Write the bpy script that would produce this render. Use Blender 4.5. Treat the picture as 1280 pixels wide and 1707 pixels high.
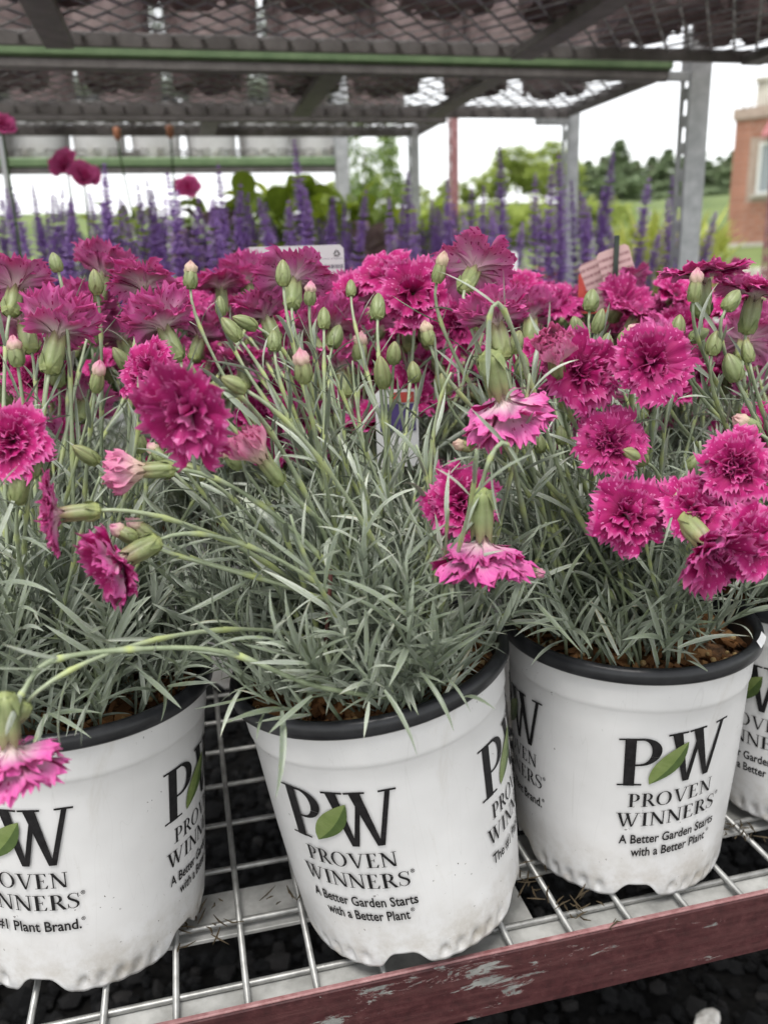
import bpy, bmesh, math, random
import numpy as np
from mathutils import Matrix, Vector

for o in list(bpy.data.objects):
    bpy.data.objects.remove(o)
scene = bpy.context.scene
COL = scene.collection

# ------------------------------------------------------------------ camera
FPX = 1400.0                                   # focal length in photo pixels (1280 x 1707)
CX, CY = 640.0, 853.5
CAM = np.array([0.0, 0.0, 0.391])
RW = np.array([[0.97134611, 0.09486905, -0.21791419],
               [-0.23567866, 0.2660565, -0.9347029],
               [-0.03069689, 0.95927775, 0.28079156]])   # camera axes in world space (columns)
cd = bpy.data.cameras.new('camera')
cam = bpy.data.objects.new('camera', cd)
COL.objects.link(cam)
cd.sensor_fit = 'VERTICAL'
cd.sensor_height = 36.0
cd.lens = FPX / 1707.0 * 36.0
cd.clip_start = 0.01
cd.clip_end = 2000
m4 = np.eye(4); m4[:3, :3] = RW; m4[:3, 3] = CAM
cam.matrix_world = Matrix(m4.tolist())
cd.dof.use_dof = True
cd.dof.focus_distance = 0.46
cd.dof.aperture_fstop = 8.5
scene.camera = cam

# ------------------------------------------------------------------ world, sun, exposure
SUN_EL, SUN_AZ = math.radians(68), math.radians(205)      # azimuth clockwise from +Y: behind the camera
w = bpy.data.worlds.new('World'); scene.world = w; w.use_nodes = True
nt = w.node_tree; nt.nodes.clear()
sky = nt.nodes.new('ShaderNodeTexSky'); sky.sky_type = 'NISHITA'; sky.sun_disc = False
sky.sun_elevation = SUN_EL; sky.sun_rotation = SUN_AZ
sky.air_density = 1.0; sky.dust_density = 0.4; sky.ozone_density = 1.0
hs = nt.nodes.new('ShaderNodeHueSaturation'); hs.inputs['Saturation'].default_value = 0.10
bg = nt.nodes.new('ShaderNodeBackground'); bg.inputs['Strength'].default_value = 0.115
ow = nt.nodes.new('ShaderNodeOutputWorld')
nt.links.new(sky.outputs[0], hs.inputs['Color']); nt.links.new(hs.outputs[0], bg.inputs['Color'])
nt.links.new(bg.outputs[0], ow.inputs['Surface'])
sd = bpy.data.lights.new('sun', 'SUN'); sd.energy = 1.5; sd.angle = math.radians(24); sd.color = (1.0, 0.97, 0.93)
sun = bpy.data.objects.new('sun', sd); COL.objects.link(sun)
sv = Vector((math.sin(SUN_AZ) * math.cos(SUN_EL), math.cos(SUN_AZ) * math.cos(SUN_EL), math.sin(SUN_EL)))
sun.rotation_euler = sv.to_track_quat('Z', 'Y').to_euler()
sun.location = (0, -3, 6)
scene.view_settings.view_transform = 'Standard'
scene.view_settings.look = 'None'
scene.view_settings.gamma = 1.0
scene.view_settings.exposure = 1.33
scene.render.engine = 'CYCLES'
scene.cycles.max_bounces = 5
scene.cycles.diffuse_bounces = 2
scene.cycles.glossy_bounces = 2
scene.cycles.transmission_bounces = 3
scene.cycles.use_adaptive_sampling = True
scene.cycles.adaptive_threshold = 0.02
scene.cycles.transparent_max_bounces = 8

# ------------------------------------------------------------------ maths helpers
def nrm(v):
    v = np.asarray(v, float); return v / (np.linalg.norm(v) + 1e-12)
def ray(u, v):
    d = np.array([u - CX, -(v - CY), -FPX]); d /= np.linalg.norm(d); return RW @ d
def at_dist(u, v, d): return CAM + ray(u, v) * d
def at_y(u, v, Y):
    d = ray(u, v); return CAM + d * (Y / d[1])
def scr(x, y, z): return nrm(RW @ np.array([x, y, z], float))     # right, up, towards the viewer
def frame(x, zhint, loc, s=1.0):
    x = nrm(x); z = np.asarray(zhint, float); z = z - x * (z @ x)
    if np.linalg.norm(z) < 1e-6: z = np.array([0.3, 0.5, 0.8]); z = z - x * (z @ x)
    z = nrm(z); y = np.cross(z, x); M = np.eye(4)
    M[:3, 0] = x * s; M[:3, 1] = y * s; M[:3, 2] = z * s; M[:3, 3] = loc
    return M
def frame_z(z, loc, spin=0.0, s=1.0):
    z = nrm(z); h = np.array([1.0, 0, 0]) if abs(z[0]) < .8 else np.array([0, 1.0, 0])
    x = nrm(h - z * (h @ z)); y = np.cross(z, x)
    c, n = math.cos(spin), math.sin(spin); M = np.eye(4)
    M[:3, 0] = (x * c + y * n) * s; M[:3, 1] = (-x * n + y * c) * s; M[:3, 2] = z * s; M[:3, 3] = loc
    return M
def T(x, y, z, rz=0.0, s=1.0):
    c, n = math.cos(rz), math.sin(rz); M = np.eye(4)
    M[:3, :3] = np.array([[c, -n, 0], [n, c, 0], [0, 0, 1]]) * s; M[:3, 3] = (x, y, z); return M
def rot_xy(a, b):
    ca, sa, cb, sb = math.cos(a), math.sin(a), math.cos(b), math.sin(b); M = np.eye(4)
    M[:3, :3] = np.array([[1, 0, 0], [0, ca, -sa], [0, sa, ca]]) @ np.array([[cb, 0, sb], [0, 1, 0], [-sb, 0, cb]]); return M
def smooth(a, b, x):
    t = np.clip((x - a) / (b - a), 0, 1); return t * t * (3 - 2 * t)

# ------------------------------------------------------------------ object helpers
WORLD = {}
def reg(o, parent=None, M=None, label=None, category=None, group=None, kind=None):
    COL.objects.link(o)
    M = np.eye(4) if M is None else M
    WORLD[o.name] = M
    if parent is not None:
        o.parent = parent
        o.matrix_basis = Matrix((np.linalg.inv(WORLD[parent.name]) @ M).tolist())
    else:
        o.matrix_basis = Matrix(M.tolist())
    for k, v in (('label', label), ('category', category), ('group', group), ('kind', kind)):
        if v: o[k] = v
    return o
def thing(name, loc, label, category, group=None, rz=0.0, kind=None):
    o = bpy.data.objects.new(name, None); o.empty_display_size = .05
    return reg(o, None, T(loc[0], loc[1], loc[2], rz), label, category, group, kind)
def put(name, mesh, parent=None, M=None, **k):
    """Link a mesh given in coordinates of M (world when M is None)."""
    o = bpy.data.objects.new(name, mesh); return reg(o, parent, M, **k)

class MB:
    """collects vertices and faces, builds one mesh"""
    def __init__(s): s.v = []; s.f = []; s.m = []; s.a = []; s.n = 0
    def add(s, v, f, mi=0, a=0.0):
        v = np.asarray(v, float).reshape(-1, 3); k = s.n
        s.v.append(v); s.n += len(v)
        s.f += [tuple(int(i) + k for i in q) for q in f]; s.m += [mi] * len(f)
        s.a.append(np.full(len(v), a) if np.isscalar(a) else np.asarray(a, float)); return s
    def box(s, lo, hi, mi=0, M=None, a=0.0, bev=0.0):
        lo = np.array(lo, float); hi = np.array(hi, float)
        if bev > 0:
            b = bev; V = []; 
            x0, y0, z0 = lo; x1, y1, z1 = hi
            for (zz, ins) in ((z0, b), (z0 + b, 0), (z1 - b, 0), (z1, b)):
                for (cx, cy, sx, sy) in ((x0, y0, 1, 1), (x1, y0, -1, 1), (x1, y1, -1, -1), (x0, y1, 1, -1)):
                    ax = cx + sx * ins; ay = cy + sy * ins
                    V += [(ax, ay + sy * b, zz), (ax + sx * b, ay, zz)] if (sx * sy > 0) else [(ax + sx * b, ay, zz), (ax, ay + sy * b, zz)]
            F = []
            for r in range(3):
                for i in range(8):
                    j = (i + 1) % 8; F.append((r * 8 + i, r * 8 + j, r * 8 + 8 + j, r * 8 + 8 + i))
            F.append(tuple(range(7, -1, -1))); F.append(tuple(range(24, 32)))
            V = np.array(V)
        else:
            V = np.array([(x, y, z) for z in (lo[2], hi[2]) for y in (lo[1], hi[1]) for x in (lo[0], hi[0])])
            F = [(0, 2, 3, 1), (4, 5, 7, 6), (0, 1, 5, 4), (2, 6, 7, 3), (0, 4, 6, 2), (1, 3, 7, 5)]
        if M is not None: V = V @ M[:3, :3].T + M[:3, 3]
        return s.add(V, F, mi, a)
    def tube(s, pts, rad, n=6, mi=0, a=0.0, cap=True):
        pts = np.asarray(pts, float); k = len(pts); rad = np.full(k, rad) if np.isscalar(rad) else np.asarray(rad)
        tan = np.gradient(pts, axis=0); tan /= np.linalg.norm(tan, axis=1)[:, None] + 1e-12
        h = np.array([0, 0, 1.0]) if abs(tan[0][2]) < .85 else np.array([1.0, 0, 0])
        x = nrm(h - tan[0] * (h @ tan[0])); V = []
        for i in range(k):
            x = nrm(x - tan[i] * (x @ tan[i])); y = np.cross(tan[i], x)
            for j in range(n):
                t = 2 * math.pi * j / n; V.append(pts[i] + rad[i] * (x * math.cos(t) + y * math.sin(t)))
        F = [(i * n + j, i * n + (j + 1) % n, (i + 1) * n + (j + 1) % n, (i + 1) * n + j) for i in range(k - 1) for j in range(n)]
        if cap: F += [tuple(range(n - 1, -1, -1)), tuple(range((k - 1) * n, k * n))]
        return s.add(V, F, mi, a if np.isscalar(a) else np.repeat(np.asarray(a, float), n))
    def lathe(s, prof, n=24, mi=0, M=None, a=0.0, cap=False):
        V = [(r * math.cos(2 * math.pi * j / n), r * math.sin(2 * math.pi * j / n), z) for r, z in prof for j in range(n)]
        k = len(prof)
        F = [(i * n + j, i * n + (j + 1) % n, (i + 1) * n + (j + 1) % n, (i + 1) * n + j) for i in range(k - 1) for j in range(n)]
        if cap: F += [tuple(range(n - 1, -1, -1)), tuple(range((k - 1) * n, k * n))]
        V = np.array(V)
        if M is not None: V = V @ M[:3, :3].T + M[:3, 3]
        return s.add(V, F, mi, a if np.isscalar(a) else np.repeat(np.asarray(a, float), n))
    def mesh(s, name, mats, smooth=True, M=None):
        V = np.concatenate(s.v) if s.v else np.zeros((0, 3))
        if M is not None:                       # world -> local of the object
            I = np.linalg.inv(M); V = V @ I[:3, :3].T + I[:3, 3]
        me = bpy.data.meshes.new(name); me.from_pydata(V.tolist(), [], s.f)
        for m in (mats if isinstance(mats, (list, tuple)) else [mats]): me.materials.append(m)
        if any(s.m): me.polygons.foreach_set('material_index', np.array(s.m, dtype=np.int32))
        if smooth: me.polygons.foreach_set('use_smooth', np.ones(len(me.polygons), dtype=bool))
        at = me.attributes.new('rnd', 'FLOAT', 'POINT'); at.data.foreach_set('value', np.concatenate(s.a).astype(np.float32) if s.a else [])
        me.update(); return me
def new_mesh(name, V, F, mats, attr=None, smooth=True, midx=None, uv=None):
    me = bpy.data.meshes.new(name); me.from_pydata(np.asarray(V).tolist(), [], F if isinstance(F, list) else F.tolist())
    for m in (mats if isinstance(mats, (list, tuple)) else [mats]): me.materials.append(m)
    if midx is not None: me.polygons.foreach_set('material_index', np.asarray(midx, dtype=np.int32))
    if smooth: me.polygons.foreach_set('use_smooth', np.ones(len(me.polygons), dtype=bool))
    if attr is not None:
        for nme, val in attr.items():
            at = me.attributes.new(nme, 'FLOAT', 'POINT'); at.data.foreach_set('value', np.asarray(val, dtype=np.float32))
    me.update(); return me

# ------------------------------------------------------------------ materials
class N:
    def __init__(s, name):
        s.m = bpy.data.materials.new(name); s.m.use_nodes = True; s.t = s.m.node_tree; s.t.nodes.clear()
        s.out = s.n('OutputMaterial')
    def n(s, ty, **k):
        x = s.t.nodes.new('ShaderNode' + ty)
        for a, v in k.items(): setattr(x, a, v)
        return x
    def l(s, a, b): s.t.links.new(a, b)
    def coord(s, scale=(1, 1, 1), src='Object'):
        tc = s.n('TexCoord'); mp = s.n('Mapping'); mp.inputs['Scale'].default_value = scale
        s.l(tc.outputs[src], mp.inputs[0]); return mp.outputs[0]
    def noise(s, vec, scale, detail=4, rough=.55, dist=0.0):
        x = s.n('TexNoise'); x.inputs['Scale'].default_value = scale; x.inputs['Detail'].default_value = detail
        x.inputs['Roughness'].default_value = rough; x.inputs['Distortion'].default_value = dist
        if vec is not None: s.l(vec, x.inputs['Vector'])
        return x.outputs['Fac']
    def ramp(s, fac, stops, interp='LINEAR'):
        x = s.n('ValToRGB'); x.color_ramp.interpolation = interp; e = x.color_ramp.elements
        while len(e) < len(stops): e.new(.5)
        for i, (p, c) in enumerate(stops):
            e[i].position = p; e[i].color = (*c, 1) if len(c) == 3 else c
        s.l(fac, x.inputs[0]); return x.outputs[0]
    def mix(s, fac, a, b, mode='MIX'):
        x = s.n('Mix', data_type='RGBA', blend_type=mode)
        for i, v in ((0, fac), (6, a), (7, b)):
            if hasattr(v, 'node'): s.l(v, x.inputs[i])
            else: x.inputs[i].default_value = v if i == 0 else (*v, 1)
        return x.outputs[2]
    def math(s, op, a, b=0.0):
        x = s.n('Math', operation=op)
        for i, v in ((0, a), (1, b)):
            if hasattr(v, 'node'): s.l(v, x.inputs[i])
            else: x.inputs[i].default_value = v
        return x.outputs[0]
    def attr(s, name): x = s.n('Attribute', attribute_name=name); return x.outputs['Fac']
    def objrnd(s): return s.n('ObjectInfo').outputs['Random']
    def bsdf(s, col, rough=.5, metal=0.0, bump=None, bstr=.3, bdist=.001, transl=0.0, spec=.5, coat=0.0, tcol=None):
        p = s.n('BsdfPrincipled')
        for nme, v in (('Base Color', col), ('Roughness', rough), ('Metallic', metal), ('Specular IOR Level', spec), ('Coat Weight', coat)):
            if hasattr(v, 'node'): s.l(v, p.inputs[nme])
            else: p.inputs[nme].default_value = (*v, 1) if isinstance(v, tuple) else v
        if bump is not None:
            b = s.n('Bump'); b.inputs['Strength'].default_value = bstr; b.inputs['Distance'].default_value = bdist
            s.l(bump, b.inputs['Height']); s.l(b.outputs[0], p.inputs['Normal'])
        sh = p.outputs[0]
        if transl > 0:
            t = s.n('BsdfTranslucent'); c = tcol if tcol is not None else col
            if hasattr(c, 'node'): s.l(c, t.inputs[0])
            else: t.inputs[0].default_value = (*c, 1)
            mx = s.n('MixShader'); mx.inputs[0].default_value = transl
            s.l(sh, mx.inputs[1]); s.l(t.outputs[0], mx.inputs[2]); sh = mx.outputs[0]
        s.l(sh, s.out.inputs[0]); return s.m
def simple(name, c1, c2, scale=20, rough=.5, metal=0.0, bump=.2, bd=.001, transl=0.0, spec=.5, lo=.35, hi=.65, stretch=(1, 1, 1), objvar=0.0):
    k = N(name); co = k.coord(stretch); f = k.noise(co, scale, 5, .6); c = k.ramp(f, [(lo, c1), (hi, c2)])
    if objvar: c = k.mix(k.math('MULTIPLY', k.objrnd(), objvar), c, tuple(x * .35 for x in c1))
    return k.bsdf(c, rough, metal, f, bump, bd, transl, spec)

def leaf_mat(name, a, b, c, rough=.42, transl=.10, spec=.45, dry=None):
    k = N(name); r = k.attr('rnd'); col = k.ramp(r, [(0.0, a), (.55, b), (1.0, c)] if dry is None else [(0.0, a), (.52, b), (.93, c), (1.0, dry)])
    f = k.noise(k.coord(), 220, 3); col = k.mix(k.ramp(f, [(.3, (0, 0, 0)), (.75, (.5, .5, .5))]), col, tuple(min(1, x * 1.5) for x in b))
    if dry is not None: col = k.mix(k.ramp(k.noise(k.coord((1, 1, 1), 'Generated'), 9, 3), [(.50, (0, 0, 0)), (.70, (.65, .65, .65))]), col, (.17, .215, .085)); rough = .33
    return k.bsdf(col, rough, 0, f, .15, .0004, transl, spec, tcol=None)
M = {}
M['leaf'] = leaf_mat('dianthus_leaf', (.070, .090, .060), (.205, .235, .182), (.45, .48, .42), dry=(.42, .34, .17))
M['stem'] = leaf_mat('dianthus_stem', (.15, .19, .105), (.24, .28, .18), (.36, .41, .13), rough=.45, transl=.0)
M['calyx'] = None
def calyx_mat():
    k = N('calyx_green'); z = k.attr('rnd')
    base = k.ramp(z, [(0.0, (.30, .34, .11)), (.25, (.19, .235, .085)), (.68, (.20, .235, .10)), (.80, (.24, .23, .10)), (.90, (.17, .085, .06)), (1.0, (.40, .27, .17))])
    tc = k.n('TexCoord'); sp = k.n('SeparateXYZ'); k.l(tc.outputs['Object'], sp.inputs[0])
    an = k.math('ARCTAN2', sp.outputs[1], sp.outputs[0]); cb = k.n('CombineXYZ')
    k.l(k.math('MULTIPLY', k.math('SINE', an), 6.0), cb.inputs[0]); k.l(k.math('MULTIPLY', k.math('COSINE', an), 6.0), cb.inputs[1]); k.l(k.math('MULTIPLY', sp.outputs[2], 70.0), cb.inputs[2])
    st = k.noise(cb.outputs[0], 1.6, 4, .7); f = k.noise(k.coord(), 420, 4)
    seam = k.math('POWER', k.math('ABSOLUTE', k.math('SINE', k.math('MULTIPLY', an, 2.5))), 9.0)
    col = k.mix(k.ramp(st, [(.40, (0, 0, 0)), (.66, (.7, .7, .7))]), base, (.30, .31, .15))
    col = k.mix(k.math('MULTIPLY', seam, k.math('MULTIPLY', z, .75)), col, (.10, .085, .04))
    col = k.mix(k.ramp(f, [(.55, (0, 0, 0)), (.75, (.35, .35, .35))]), col, (.36, .38, .27))
    col = k.mix(k.math('MULTIPLY', k.objrnd(), .40), col, (.115, .165, .075))
    return k.bsdf(col, .45, 0, k.math('ADD', f, k.math('MULTIPLY', seam, -1.0)), .35, .0006, .05, .4)
M['calyx'] = calyx_mat()
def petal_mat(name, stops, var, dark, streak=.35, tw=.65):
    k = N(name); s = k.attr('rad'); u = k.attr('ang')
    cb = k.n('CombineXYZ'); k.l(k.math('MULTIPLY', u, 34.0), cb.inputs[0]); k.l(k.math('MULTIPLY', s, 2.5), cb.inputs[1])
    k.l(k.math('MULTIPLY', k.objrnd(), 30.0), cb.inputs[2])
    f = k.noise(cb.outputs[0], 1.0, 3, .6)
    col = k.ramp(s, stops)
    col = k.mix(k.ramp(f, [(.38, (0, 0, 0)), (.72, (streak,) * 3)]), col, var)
    tn = k.n('Attribute', attribute_type='OBJECT', attribute_name='tone').outputs['Fac']
    col = k.mix(k.math('MULTIPLY', tn, tw), col, dark)
    col = k.mix(k.math('MULTIPLY', k.math('GREATER_THAN', tn, .72), k.math('MULTIPLY', k.objrnd(), .35)), col, var)
    return k.bsdf(col, .55, 0, f, .35, .0006, .42, .25)
M['petal'] = petal_mat('petal_face', [(0.0, (.06, .003, .015)), (.44, (.16, .005, .04)), (.62, (.40, .009, .125)), (.88, (.56, .020, .215)), (1.0, (.80, .24, .52))], (.68, .07, .34), (.27, .005, .085))  # dark crimson eye, with the deep shade of the throat painted in
M['petal_back'] = petal_mat('petal_underside', [(0.0, (.70, .70, .40)), (.32, (.90, .82, .74)), (.56, (.84, .50, .66)), (.78, (.78, .18, .50)), (1.0, (.76, .11, .44))], (.90, .42, .66), (.62, .05, .30), .55, .30)
M['petal_bud'] = petal_mat('petal_bud', [(0.0, (.62, .50, .34)), (.3, (.78, .55, .50)), (.65, (.80, .30, .52)), (1.0, (.72, .10, .38))], (.85, .60, .62), (.62, .56, .34), .5, .85)

def pot_mat():
    k = N('pot_white_plastic'); co = k.coord()
    big = k.noise(co, 14, 4); fine = k.noise(co, 160, 5, .65); spk = k.noise(co, 330, 2, .5)
    col = k.ramp(big, [(.3, (.56, .555, .55)), (.7, (.655, .65, .645))])
    col = k.mix(k.ramp(fine, [(.63, (0, 0, 0)), (.76, (.35, .35, .35))]), col, (.52, .51, .48))
    clus = k.ramp(k.noise(co, 22, 3), [(.50, (0, 0, 0)), (.62, (1, 1, 1))])
    col = k.mix(k.math('MULTIPLY', k.ramp(spk, [(.715, (0, 0, 0)), (.735, (1, 1, 1))]), clus), col, (.06, .05, .04))
    szp = k.n('SeparateXYZ'); k.l(co, szp.inputs[0]); low = k.ramp(szp.outputs[2], [(.0, (1, 1, 1)), (.045, (0, 0, 0))])
    col = k.mix(k.math('MULTIPLY', low, k.ramp(k.noise(co, 38, 5, .7), [(.42, (0, 0, 0)), (.66, (.85, .85, .85))])), col, (.30, .26, .20))
    smear = k.noise(k.coord((1, 1, .45)), 17, 6, .72, .8); col = k.mix(k.ramp(smear, [(.60, (0, 0, 0)), (.74, (.42, .42, .42))]), col, (.42, .39, .34))
    hair = k.noise(k.coord((1, 1, .06)), 34, 2, .5, 1.5); col = k.mix(k.ramp(hair, [(.4965, (0, 0, 0)), (.5, (.16, .16, .16)), (.5035, (0, 0, 0))]), col, (.34, .33, .31))
    sc = k.noise(k.coord((1, 1, .12)), 60, 3); col = k.mix(k.ramp(sc, [(.68, (0, 0, 0)), (.80, (.25, .25, .25))]), col, (.5, .5, .49))
    return k.bsdf(col, .34, 0, k.noise(co, 15, 4, .5), .35, .003, .0, .5)
M['pot'] = pot_mat()
M['rim'] = simple('pot_black_rim', (.008, .0085, .010), (.022, .023, .026), 60, .34, 0, .2, .0006, spec=.4)
M['ink'] = simple('print_black', (.006, .0055, .006), (.016, .015, .016), 300, .55, 0, .1, .0002, spec=.2)
M['emblem'] = simple('print_leaf_light', (.125, .175, .045), (.175, .225, .075), 120, .45, 0, .05)
M['emblem_dark'] = simple('print_leaf_dark', (.05, .085, .02), (.08, .125, .03), 120, .45, 0, .05)
M['soil'] = simple('bark_soil', (.045, .022, .010), (.22, .11, .045), 190, .85, 0, 1.0, .004)
M['bark'] = leaf_mat('bark_chip', (.05, .022, .010), (.17, .080, .030), (.36, .21, .09), .8, 0, .2)
M['bead'] = simple('fertiliser_bead', (.40, .27, .11), (.52, .38, .18), 200, .4)
def rail_mat():
    k = N('rail_peeling_red_paint'); co = k.coord((1, 1, 1.0)); co2 = k.coord((.45, 1, 1.6))
    a = k.noise(co2, 62, 9, .68, .5); b = k.noise(co, 11, 3)
    v = k.math('ADD', a, k.math('MULTIPLY', k.math('SUBTRACT', b, .5), .45))
    peel = k.ramp(v, [(.628, (0, 0, 0)), (.640, (1, 1, 1))]); edge = k.ramp(v, [(.612, (0, 0, 0)), (.630, (1, 1, 1))])
    pn = k.noise(co, 120, 6, .7)
    paint = k.ramp(pn, [(.3, (.024, .006, .007)), (.52, (.046, .0115, .013)), (.78, (.085, .030, .030))])
    metal = k.ramp(k.noise(co, 90, 5), [(.3, (.12, .12, .115)), (.7, (.25, .25, .235))])
    sm = k.math('MULTIPLY', k.ramp(k.noise(co, 210, 4, .6), [(.66, (0, 0, 0)), (.70, (.8, .8, .8))]), k.ramp(b, [(.42, (0, 0, 0)), (.6, (1, 1, 1))]))
    br = k.noise(k.coord((.06, 1, 1)), 240, 3, .6); paint = k.mix(k.ramp(br, [(.40, (0, 0, 0)), (.70, (.55, .55, .55))]), paint, (.085, .034, .033))
    col = k.mix(edge, paint, (.22, .13, .125)); col = k.mix(sm, col, (.20, .17, .16)); col = k.mix(peel, col, metal)
    h = k.math('SUBTRACT', k.math('ADD', k.math('MULTIPLY', pn, .6), k.math('MULTIPLY', br, .35)), k.math('ADD', peel, k.math('MULTIPLY', sm, .5)))
    return k.bsdf(col, .55, 0, h, .8, .0012, 0, .3)
M['rail'] = rail_mat()
M['rail_edge'] = simple('rail_worn_pink_edge', (.17, .065, .065), (.30, .16, .16), 110, .55, 0, .5, .001)
M['galv'] = simple('galvanised_steel', (.20, .20, .19), (.36, .36, .345), 70, .42, .55, .3, .0006)
M['galv_lip'] = simple('galvanised_ledge', (.28, .28, .265), (.50, .50, .48), 45, .5, .25, .35, .0008)
M['post'] = simple('galvanised_post', (.36, .37, .38), (.50, .51, .52), 40, .5, .3, .2, .0005)
M['darksteel'] = simple('dark_mesh_steel', (.19, .185, .18), (.32, .31, .305), 60, .42, .25, .3, .0006)
M['beam'] = simple('dark_brown_beam', (.12, .11, .105), (.19, .175, .17), 30, .55, .1, .2, .0008)
M['green'] = simple('green_painted_steel', (.125, .20, .095), (.18, .265, .135), 25, .5, 0, .2, .0008)
M['redpost'] = simple('red_painted_post', (.20, .075, .075), (.33, .16, .16), 40, .55, 0, .3, .0008)
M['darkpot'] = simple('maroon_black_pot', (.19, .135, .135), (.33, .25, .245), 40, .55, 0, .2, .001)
M['gravel'] = leaf_mat('black_gravel', (.003, .003, .0032), (.008, .008, .0083), (.024, .022, .021), .8, 0, .12)
M['whitestone'] = simple('white_stone', (.42, .39, .35), (.72, .70, .66), 120, .8, 0, .8, .003)
M['earth'] = simple('yard_gravel_ground', (.14, .135, .125), (.22, .21, .195), 6, .9, 0, .5, .01)
M['grass'] = simple('bank_grass', (.075, .115, .030), (.16, .21, .065), .6, .9, 0, .4, .05)
M['purple'] = leaf_mat('salvia_floret', (.22, .11, .36), (.38, .22, .58), (.56, .42, .74), .55, .15, .3)
M['salviastem'] = leaf_mat('salvia_stem', (.12, .05, .09), (.17, .075, .11), (.20, .14, .10), .55, 0, .3)
M['salvialeaf'] = leaf_mat('salvia_leaf', (.03, .055, .018), (.055, .10, .03), (.12, .18, .06), .6, .2, .3)
M['bigleaf'] = leaf_mat('broad_leaf', (.05, .08, .015), (.26, .36, .04), (.62, .72, .08), .4, .35, .5)
M['bronzeleaf'] = leaf_mat('bronze_leaf', (.12, .08, .07), (.26, .18, .18), (.40, .31, .30), .4, .2, .5)
M['rose'] = petal_mat('rose_petal', [(0, (.60, .03, .20)), (.5, (.85, .11, .42)), (1, (.90, .20, .52))], (.88, .22, .50), (.70, .04, .25))
M['rosebud'] = simple('rose_hip_orange', (.40, .14, .07), (.55, .27, .16), 100, .5)
M['yellowleaf'] = leaf_mat('yellow_green_leaf', (.22, .27, .05), (.40, .44, .10), (.55, .55, .20), .55, .3, .3)
M['terracotta'] = simple('terracotta', (.40, .19, .11), (.55, .30, .19), 30, .8, 0, .2, .002)
M['brick'] = simple('brick_face', (.30, .125, .085), (.44, .21, .145), 3.0, .85, 0, .3, .004, objvar=.25)
M['mortar'] = simple('mortar_joint', (.33, .25, .21), (.42, .33, .28), 8, .9, 0, .3, .004)
M['stone'] = simple('pale_stone', (.40, .37, .32), (.56, .53, .47), 3, .85, 0, .3, .01)
M['awning'] = simple('red_awning', (.30, .10, .11), (.38, .15, .15), 3, .7)
M['wframe'] = simple('window_frame_white', (.70, .70, .69), (.80, .80, .79), 8, .5)
def glass_mat():
    k = N('window_glass'); return k.bsdf((.30, .33, .36), .08, 0, None, spec=.8)
M['glass'] = glass_mat()
M['trunk'] = simple('tree_bark', (.06, .045, .03), (.14, .11, .08), 6, .9, 0, .6, .02)
M['lime_tree'] = leaf_mat('yellow_green_tree_leaf', (.20, .26, .06), (.34, .41, .10), (.50, .55, .18), .6, .35, .3)
M['fir'] = leaf_mat('conifer_needle', (.14, .19, .11), (.22, .28, .16), (.32, .39, .23), .7, .15, .3)  # needle colours lightened: distant haze is put into the colour
M['birch'] = leaf_mat('birch_leaf', (.10, .16, .04), (.19, .27, .08), (.30, .37, .13), .6, .35, .3)
def tag_mat(name, paper, ink, sx, sy, x0, x1, top):
    """flat printed tag: rows of small illegible print on paper, object space in metres (x across, z up)"""
    k = N(name); tc = k.n('TexCoord'); sp = k.n('SeparateXYZ'); k.l(tc.outputs['Object'], sp.inputs[0])
    x, z = sp.outputs[0], sp.outputs[2]
    row = k.math('FRACT', k.math('MULTIPLY', z, sy)); inrow = k.math('LESS_THAN', row, .42)
    cb = k.n('CombineXYZ'); k.l(k.math('MULTIPLY', x, sx), cb.inputs[0]); k.l(k.math('FLOOR', k.math('MULTIPLY', z, sy)), cb.inputs[1])
    letters = k.math('GREATER_THAN', k.noise(cb.outputs[0], 1.0, 3, .8), .47)
    xr = k.math('MULTIPLY', k.math('GREATER_THAN', x, x0), k.math('LESS_THAN', x, x1))
    fac = k.math('MULTIPLY', k.math('MULTIPLY', inrow, letters), k.math('MULTIPLY', xr, k.math('LESS_THAN', z, top)))
    return k.bsdf(k.mix(fac, paper, ink), .45)
M['tag'] = tag_mat('printed_white_tag', (.44, .425, .43), (.10, .09, .11), 900, 130, .010, .040, .039)
M['pinktag'] = tag_mat('printed_pink_tag', (.50, .33, .32), (.22, .10, .11), 900, 150, -.016, .014, .05)
M['white_plastic'] = simple('white_plastic', (.68, .68, .68), (.76, .76, .77), 30, .4)
M['red_card'] = simple('red_card', (.42, .045, .04), (.55, .09, .07), 60, .5)
M['purple_card'] = simple('purple_card', (.05, .03, .13), (.09, .06, .2), 60, .5)
M['stake'] = simple('green_black_stake', (.012, .022, .016), (.03, .045, .035), 60, .5)
M['bed'] = simple('dark_gravel_bed', (.004, .004, .004), (.012, .0115, .011), 90, .95, 0, .6, .004, spec=.1)
M['litter'] = leaf_mat('dry_litter', (.025, .018, .010), (.06, .045, .026), (.12, .10, .06), .8, 0, .2)
M['redstalk'] = simple('dead_stalk_brown', (.05, .014, .011), (.12, .035, .028), 200, .7)

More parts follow.
